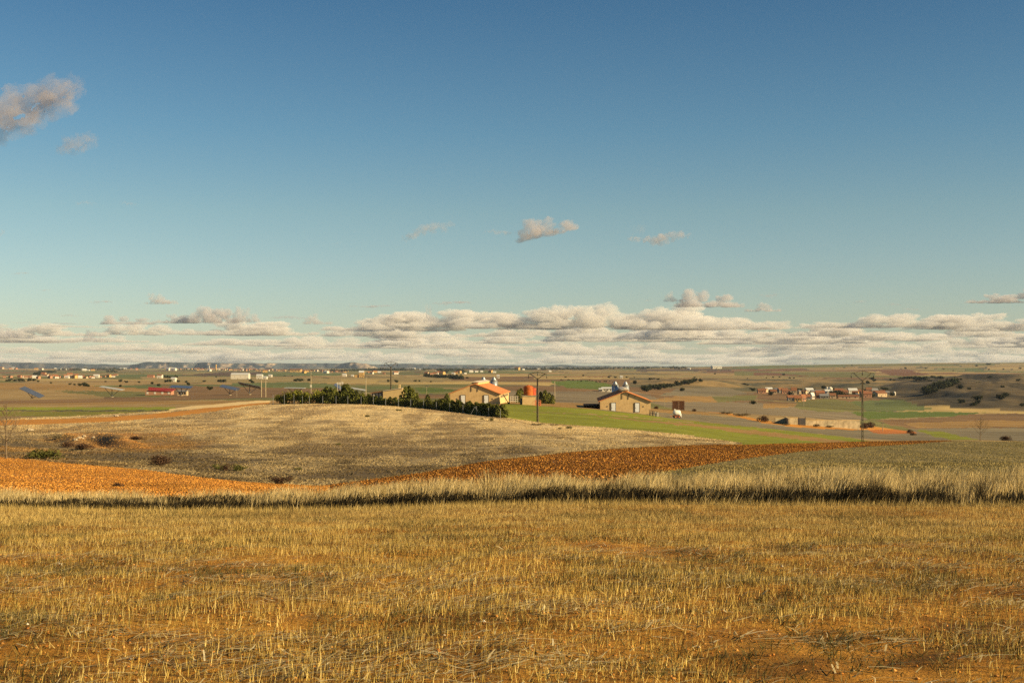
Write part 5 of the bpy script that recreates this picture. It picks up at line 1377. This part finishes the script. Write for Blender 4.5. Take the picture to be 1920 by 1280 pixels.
# far woods and hedges reading as one mass
def far_wood(segs, label, name='far_woodland'):
    V = []; Fs = []; n0 = 0
    for (pa, ya, pb, yb, h, nn, a0, a1, thick) in segs:
        for i in range(nn):
            t = (i + random.random()) / nn; px = pa + (pb - pa) * t; py = ya + (yb - ya) * t
            Y = find(px, py, a0, a1) if i % 6 == 0 else Y
            Yj = Y * (1 + random.uniform(-thick, thick)); p = at(px + random.uniform(-1, 1), Yj)
            k = 46; hh = h * random.uniform(.6, 1.25); d = rng.normal(0, 1, (k, 3)); d /= np.linalg.norm(d, axis=1)[:, None]
            c = np.array(p) + d * np.array([hh * .7, hh * .7, hh * .5]) * (.6 + .4 * rng.random((k, 1))) + np.array([0, 0, hh * .45])
            a_ = rng.normal(0, 1, (k, 3)) * hh * .16; b_ = rng.normal(0, 1, (k, 3)) * hh * .16
            V.append(np.stack([c - a_, c + a_, c + b_ * 1.6], 1).reshape(-1, 3)); Fs.append(np.arange(3 * k).reshape(-1, 3) + n0); n0 += 3 * k
    o = np_mesh(name, np.concatenate(V), np.concatenate(Fs), M['evergreen']); return tag(o, label, 'woodland', kind='stuff')
far_wood([(74, 699, 103, 698, 9, 60, 4000, 8000, .03), (110, 693.5, 150, 694, 12, 30, 7000, 13000, .02), (160, 693, 235, 693, 12, 40, 7000, 13000, .02), (200, 697, 220, 697, 8, 20, 4000, 8000, .03),
          (320, 692.8, 480, 692, 7, 60, 7000, 13500, .02), (470, 694.5, 650, 695.0, 7, 80, 5000, 13000, .03), (620, 697, 690, 694, 10, 50, 5500, 11000, .03), (690, 694.5, 760, 695, 13, 110, 6500, 12000, .02),
          (760, 694, 860, 694, 11, 80, 6500, 12000, .02), (820, 697, 870, 698, 10, 60, 5000, 9000, .03), (860, 693.5, 1130, 692.5, 12, 170, 6500, 13000, .02), (1120, 691.5, 1290, 691, 11, 60, 7000, 13000, .02)],
         'distant dark woodland and hedges below the mesas')
far_wood([(798, 706, 866, 711, 6, 80, 2200, 5000, .01), (64, 702.5, 82, 703, 9, 24, 3000, 6000, .02), (300, 708, 330, 708, 5, 16, 2200, 5000, .02), (1050, 713, 1150, 717, 2, 20, 1500, 3500, .02)],
         'dark hedge lines crossing the middle of the plain', 'far_hedges')

# stones beside the gully
for i, (px, py, s) in enumerate([(141, 826, .35), (147, 822, .28), (153, 823, .3), (158, 819, .3), (175, 821, .25), (218, 781, .5), (56, 808, .5)]):
    g = np.random.default_rng(i); loc = ground_at(px, py, 120, 300)
    o = MB().lathe([(.2, 0), (1, .15), (.85, .6), (.3, .8)], 7).build('boulder', M['stone']); 
    for v in o.data.vertices: v.co *= 1 + g.normal(0, .14)
    o.location = loc; o.scale = (s, s, s)
    tag(o, ['leftmost pale boulder above the eroded gully', 'second pale boulder from the left above the gully', 'third pale boulder from the left above the gully', 'fourth pale boulder from the left above the gully',
            'fifth pale boulder from the left, right of the others above the gully', 'single boulder on the edge of the left dirt track', 'tan boulder near the bare tree crown'][i], 'boulder')

# ------------------------------------------------------------------ light and sky
SUN_EL = R(22); sun_h = Vector((.93, -.37)).normalized()
sd = bpy.data.lights.new('sun', 'SUN'); sd.energy = 5.0; sd.angle = R(.5); sd.color = (1, .80, .46)
so = bpy.data.objects.new('sun', sd); COL.objects.link(so)
dirv = Vector((sun_h.x * math.cos(SUN_EL), sun_h.y * math.cos(SUN_EL), math.sin(SUN_EL)))
so.rotation_euler = dirv.to_track_quat('Z', 'Y').to_euler()

world = bpy.data.worlds.new('World'); scene.world = world; world.use_nodes = True
nt = world.node_tree; nt.nodes.clear()
out = nt.nodes.new('ShaderNodeOutputWorld'); bg = nt.nodes.new('ShaderNodeBackground'); nt.links.new(bg.outputs[0], out.inputs[0])
def MT(op, a, b=None, c=None, clamp=False):
    n = nt.nodes.new('ShaderNodeMath'); n.operation = op; n.use_clamp = clamp
    for s, v in zip(n.inputs, (a, b, c)):
        if v is None: continue
        if isinstance(v, (int, float)): s.default_value = v
        else: nt.links.new(v, s)
    return n.outputs[0]
def SS(x, a, b):
    n = nt.nodes.new('ShaderNodeMapRange'); n.interpolation_type = 'SMOOTHSTEP'
    nt.links.new(x, n.inputs[0])
    for i, v in ((1, a), (2, b)):
        if isinstance(v, (int, float)): n.inputs[i].default_value = v
        else: nt.links.new(v, n.inputs[i])
    return n.outputs[0]
def COMB(x, y, z=0.0):
    n = nt.nodes.new('ShaderNodeCombineXYZ')
    for s, v in zip(n.inputs, (x, y, z)):
        if isinstance(v, (int, float)): s.default_value = v
        else: nt.links.new(v, s)
    return n.outputs[0]
def NZ(vec, detail=6, rough=.6, scale=1.0):
    n = noise_node(nt, scale, detail, rough, vec); return n.outputs[0]
def MIX(f, a, b): return mixc(nt, 'MIX', f, a, b)

tc_ = nt.nodes.new('ShaderNodeTexCoord'); sp_ = nt.nodes.new('ShaderNodeSeparateXYZ'); nt.links.new(tc_.outputs['Generated'], sp_.inputs[0])
dx, dy, dz = sp_.outputs
az = MT('ARCTAN2', dx, dy); U = MT('MULTIPLY', az, 2400.0)
rho = MT('SQRT', MT('ADD', MT('MULTIPLY', dx, dx), MT('MULTIPLY', dy, dy)))
Vv = MT('MULTIPLY', MT('DIVIDE', dz, MT('MAXIMUM', rho, .02)), 2400.0)
SKYT = [(0, (.53, .54, .53)), (.245, (.50, .54, .52)), (.376, (.461, .53, .492)), (.574, (.337, .477, .494)), (.89, (.229, .385, .449)), (1, (.20, .36, .44))]
sky = nt.nodes.new('ShaderNodeTexSky'); sky.sky_type = 'NISHITA'; sky.sun_disc = False
sky.sun_elevation = SUN_EL; sky.sun_rotation = math.atan2(sun_h.x, sun_h.y)
sky.altitude = 700; sky.air_density = 1.0; sky.dust_density = .6; sky.ozone_density = 1.5
elev = SS(Vv, 0.0, 760.0)
tint = ramp(nt, MT('DIVIDE', Vv, 760.0, clamp=True), SKYT)
skyc = mixc(nt, 'MULTIPLY', 1.0, sky.outputs[0], tint.outputs[0])
col = skyc
nt.links.new(col, bg.inputs['Color']); bg.inputs['Strength'].default_value = .10

# ------------------------------------------------------------------ clouds: closed bodies of white vapour
from mathutils import noise as mnoise
def cloud_vapour(name, dens, col=(.985, .985, .985)):
    m = bpy.data.materials.new(name); m.use_nodes = True; t = m.node_tree; t.nodes.clear()
    o_ = t.nodes.new('ShaderNodeOutputMaterial'); v_ = t.nodes.new('ShaderNodeVolumePrincipled'); t.links.new(v_.outputs[0], o_.inputs['Volume'])
    v_.inputs['Color'].default_value = (*col, 1); v_.inputs['Density'].default_value = dens; v_.inputs['Anisotropy'].default_value = .0
    return m
_ico = {}
def ico(sub):
    if sub not in _ico:
        bm = bmesh.new(); bmesh.ops.create_icosphere(bm, subdivisions=sub, radius=1)
        _ico[sub] = ([v.co.copy() for v in bm.verts], [tuple(v.index for v in f.verts) for f in bm.faces]); bm.free()
    return _ico[sub]
def cloud_mesh(seed, kind):
    """union of many puffs in a 2 wide body with a flat base, roughened by fractal noise"""
    g = random.Random(seed); V = []; Fs = []; puffs = []
    if kind == 'cumulus':
        nt_ = g.randint(3, 5); tw = [(g.uniform(-.7, .7), g.uniform(-.25, .25), g.uniform(.45, 1.0)) for _ in range(nt_)]
        for _ in range(46):
            x = g.uniform(-.92, .92); y = g.uniform(-.4, .4); env = max(.12, .22 * (1 - abs(x)))
            for tx, ty, th in tw: env = max(env, th * .72 * math.exp(-((x - tx) / .26) ** 2 - ((y - ty) / .3) ** 2))
            r = g.uniform(.10, .22) * (1 if env > .2 else .75); puffs.append((x, y, g.uniform(.0, env), r))
        for tx, ty, th in tw:
            for _ in range(7): puffs.append((tx + g.gauss(0, .09), ty + g.gauss(0, .09), th * g.uniform(.35, .72), g.uniform(.09, .19)))
    elif kind == 'slab':
        for _ in range(95):
            t = g.uniform(-1, 1); w = (1 - abs(t) ** 2.5) ** .5 + .1
            puffs.append((t * .85, g.gauss(0, .2) * w, .34 + g.gauss(0, .11) * w, g.uniform(.06, .17) * (w + .1)))
    else:
        for _ in range(60):
            t = g.uniform(-1, 1); w = (1 - abs(t)) ** .5
            puffs.append((t * .9, g.gauss(0, .16) * w, .16 + g.gauss(0, .07) * w + .07 * math.sin(t * 3 + seed), g.uniform(.05, .13) * (w + .2)))
    iv, if_ = ico(2)
    for x, y, z, r in puffs:
        n0 = len(V); V += [(x + v.x * r, y + v.y * r, z + v.z * r * .85) for v in iv]; Fs += [tuple(i + n0 for i in f) for f in if_]
    me = bpy.data.meshes.new('tmp'); me.from_pydata(V, [], Fs); o = bpy.data.objects.new('tmp', me); COL.objects.link(o)
    md = o.modifiers.new('r', 'REMESH'); md.mode = 'VOXEL'; md.voxel_size = .02
    bpy.context.view_layer.update(); dg = bpy.context.evaluated_depsgraph_get()
    m2 = bpy.data.meshes.new_from_object(o.evaluated_get(dg)); bpy.data.objects.remove(o)
    off = Vector((seed * 3.7, seed * 1.3, 0)); nrm = [v.normal.copy() for v in m2.vertices]
    amp = {'cumulus': .095, 'slab': .15, 'wisp': .10}[kind]
    for v, n in zip(m2.vertices, nrm):
        p = v.co * (7.5 if kind == 'cumulus' else 5.5) + off
        d = mnoise.fractal(p, .75, 2.1, 5) * amp
        q = v.co + n * d
        if kind == 'cumulus' and q.z < .02: q.z = .02 + (q.z - .02) * .18
        v.co = q
    m2.name = 'cloud_body'; m2.materials.clear()
    return m2
def cloud_obj(me, mat, loc, sc, rz=0):
    m = (me.name, mat.name)
    if m not in _cm: c = me.copy(); c.materials.append(mat); _cm[m] = c
    o = bpy.data.objects.new('cloud', _cm[m]); COL.objects.link(o); o.location = loc; o.scale = sc; o.rotation_euler = (0, 0, rz); return o
_cm = {}
CUM = [cloud_mesh(100 + i, 'cumulus') for i in range(9)]
SLB = cloud_mesh(311, 'slab')
WSP = [cloud_mesh(200 + i, 'wisp') for i in range(5)]
thick = cloud_vapour('cumulus_vapour', .0019, (.93, .895, .865)); mid_ = cloud_vapour('fair_weather_vapour', .0042, (.80, .76, .77)); faint = cloud_vapour('distant_vapour', .0008, (.95, .91, .87)); thin = cloud_vapour('thin_vapour', .0030, (.68, .66, .72))
g = random.Random(12)
def cloud_at(px, base, wpx, hpx, D, me, mat, rz=0, dep=1.0):
    s_ = D / F; w = wpx * s_ / 2
    return cloud_obj(me, mat, ((px - 960) * s_, D, CZ + (HY - base) * s_), (w, w * dep, hpx * s_ / .8), rz)
def tally(lst, label, group):
    for i, o in enumerate(sorted(lst, key=lambda q: q.location.x / q.location.y)): tag(o, label.format(ordinal(i + 1)), 'cloud', group)
# distant bank: base about 1300 m up, from 45 km out to the horizon
bank = []
def rowof(D, base, n, wr, hr, hfun, x0=-250, x1=2170):
    for i in range(n):
        px = x0 + (x1 - x0) * (i + g.random()) / n; k = hfun(px)
        if k <= 0.05: continue
        bank.append(cloud_at(px, base + g.uniform(-1, 1) * (7 if D > 70e3 else 4), g.uniform(*wr) * (.6 + .4 * k), g.uniform(*hr) * k, D * g.uniform(.97, 1.03), g.choice(CUM), faint if D > 90e3 else thick, g.uniform(-.4, .4) + (math.pi if g.random() < .5 else 0)))
def h_main(px): return float(np.interp(px, [-250, 0, 60, 200, 620, 650, 720, 800, 860, 950, 1100, 1200, 1330, 1500, 1590, 1620, 1700, 1850, 2170], [.5, .45, .2, .0, .0, .7, .95, 1, .8, .75, 1.15, 1.15, .9, .75, .3, .5, .85, .95, .9]))
def h_low(px): return float(np.interp(px, [-250, 300, 640, 2170], [.55, .6, .95, .95]))
rowof(150e3, 677, 26, (120, 300), (11, 20), lambda p: 1.0)
rowof(120e3, 667, 22, (110, 280), (12, 26), h_low)
rowof(95e3, 657, 19, (110, 300), (14, 34), h_low)
rowof(75e3, 645, 17, (120, 320), (16, 38), h_low)
rowof(62e3, 632, 15, (130, 340), (18, 44), h_low)
rowof(50e3, 617, 17, (150, 360), (26, 54), h_main)
tally(bank, '{} cumulus heap from the left in the long cloud bank on the horizon', 'cumulus heaps of the horizon cloud bank')
low = [(303, 570, 56, 24, 1), (395, 606, 96, 40, 1), (330, 606, 80, 20, 1), (462, 604, 52, 32, 1), (240, 608, 90, 18, 1), (595, 608, 50, 20, 1), (700, 576, 90, 9, 0), (850, 570, 90, 11, 0), (540, 598, 70, 12, 0), (808, 604, 26, 40, 1),
       (10, 634, 44, 26, 1), (36, 632, 30, 20, 1), (176, 640, 36, 24, 1), (1330, 576, 110, 36, 1), (1262, 566, 34, 20, 1), (1442, 557, 38, 16, 0), (1432, 584, 62, 18, 1), (1612, 568, 32, 10, 0), (1676, 573, 34, 10, 0), (1708, 581, 44, 7, 0),
       (1870, 568, 110, 20, 1), (1960, 560, 100, 20, 1), (190, 568, 56, 9, 0), (130, 594, 40, 10, 0), (120, 608, 66, 8, 0), (40, 606, 44, 8, 0), (84, 545, 30, 6, 0), (40, 514, 40, 7, 0), (1215, 566, 20, 10, 0), (432, 545, 16, 8, 0), (1612, 590, 16, 8, 0)]
L_ = [cloud_at(px, b, w * 1.1, h, (HY - b) and 1300 * F / (HY - b) if False else 34e3, CUM[i % 9] if c else WSP[i % 5], mid_ if c else thin, g.uniform(-.3, .3)) for i, (px, b, w, h, c) in enumerate(low)]
tally(L_, '{} small detached cloud from the left floating just above the horizon bank', 'small clouds just above the horizon bank')
up = [(30, 262, 300, 100, .33, 'broad rosy grey cloud cut by the left edge of the sky', 's', 1.0), (150, 292, 90, 44, .3, 'little rosy cloud just below the broad one at left', 's', 1.0), (122, 206, 120, 62, .5, 'rounded upper lobe of the broad rosy cloud at left', 's', .8),
      (1030, 446, 112, 42, .22, 'compact cream cloud in the middle of the sky', 'c', 1.0), (805, 444, 110, 26, .3, 'thin slanting grey wisp left of the compact cream cloud', 3, .55), (936, 441, 66, 12, 0, 'faint streak between the wisp and the compact cream cloud', 4, .5),
      (1240, 458, 124, 26, 0, 'ragged pinkish cloud right of the compact cream cloud', 1, .9), (1192, 444, 30, 30, -.6, 'small hooked wisp above the ragged pinkish cloud', 2, .4), (160, 386, 44, 10, 0, 'faint left wisp of a pair low on the left', 3, .4), (241, 386, 40, 10, 0, 'faint right wisp of a pair low on the left', 4, .4),
      (-6, 446, 36, 18, 0, 'scrap of cloud on the left edge below the faint pair', 0, .8), (632, 459, 22, 6, 0, 'tiny faint wisp alone left of the middle', 1, .4)]
for px, b, w, h, tilt, lab, k, dn in up:
    D = 11e3 if b < 300 else 15e3
    o = cloud_at(px, b - h * .1, w * 1.08, h * {'c': 1.0, 's': 1.0}.get(k, 1.7), D, CUM[3] if k == 'c' else SLB if k == 's' else WSP[k], cloud_vapour('high_vapour', (.0027 if b < 300 else .0062) * dn, (.68, .61, .62) if b < 300 else (.74, .68, .69)), 0, .8)
    o.rotation_euler = (0, -tilt, 0); tag(o, lab, 'cloud')

# haze: pale air round the whole scene
hz = MB().box((0, 15800, -110 + 140), (66000, 32600, 400)).build('haze', M['stone'])
hz.data.materials.clear()
hm = bpy.data.materials.new('haze_air'); hm.use_nodes = True; h_ = hm.node_tree; h_.nodes.clear()
ho = h_.nodes.new('ShaderNodeOutputMaterial'); hv = h_.nodes.new('ShaderNodeVolumePrincipled'); h_.links.new(hv.outputs[0], ho.inputs['Volume'])
hv.inputs['Color'].default_value = (.66, .78, .97, 1); hv.inputs['Density'].default_value = 1.6e-5; hv.inputs['Anisotropy'].default_value = .0
hz.data.materials.append(hm); tag(hz, kind='stuff', label='thin blue haze over the far plain', cat='haze')

# ------------------------------------------------------------------ camera and render
cd = bpy.data.cameras.new('camera'); co = bpy.data.objects.new('camera', cd); COL.objects.link(co)
co.location = (0, 0, CZ); co.rotation_euler = (R(90), 0, 0)
cd.sensor_width = 36; cd.lens = 36 * F / 1920; cd.shift_y = (HY - 640) / 1920; cd.clip_start = .1; cd.clip_end = 400000
scene.camera = co
vs = scene.view_settings; vs.view_transform = 'Standard'; vs.look = 'None'; vs.gamma = 1; vs.exposure = .8
scene.cycles.use_denoising = False
scene.cycles.max_bounces = 4; scene.cycles.diffuse_bounces = 1; scene.cycles.volume_bounces = 3; scene.cycles.volume_step_rate = 1; scene.cycles.transmission_bounces = 2
# remove prototypes that were never placed
for o in list(COL.objects):
    if o.type == 'EMPTY' and 'label' not in o and o.parent is None:
        for c in list(o.children): bpy.data.objects.remove(c)
        bpy.data.objects.remove(o)
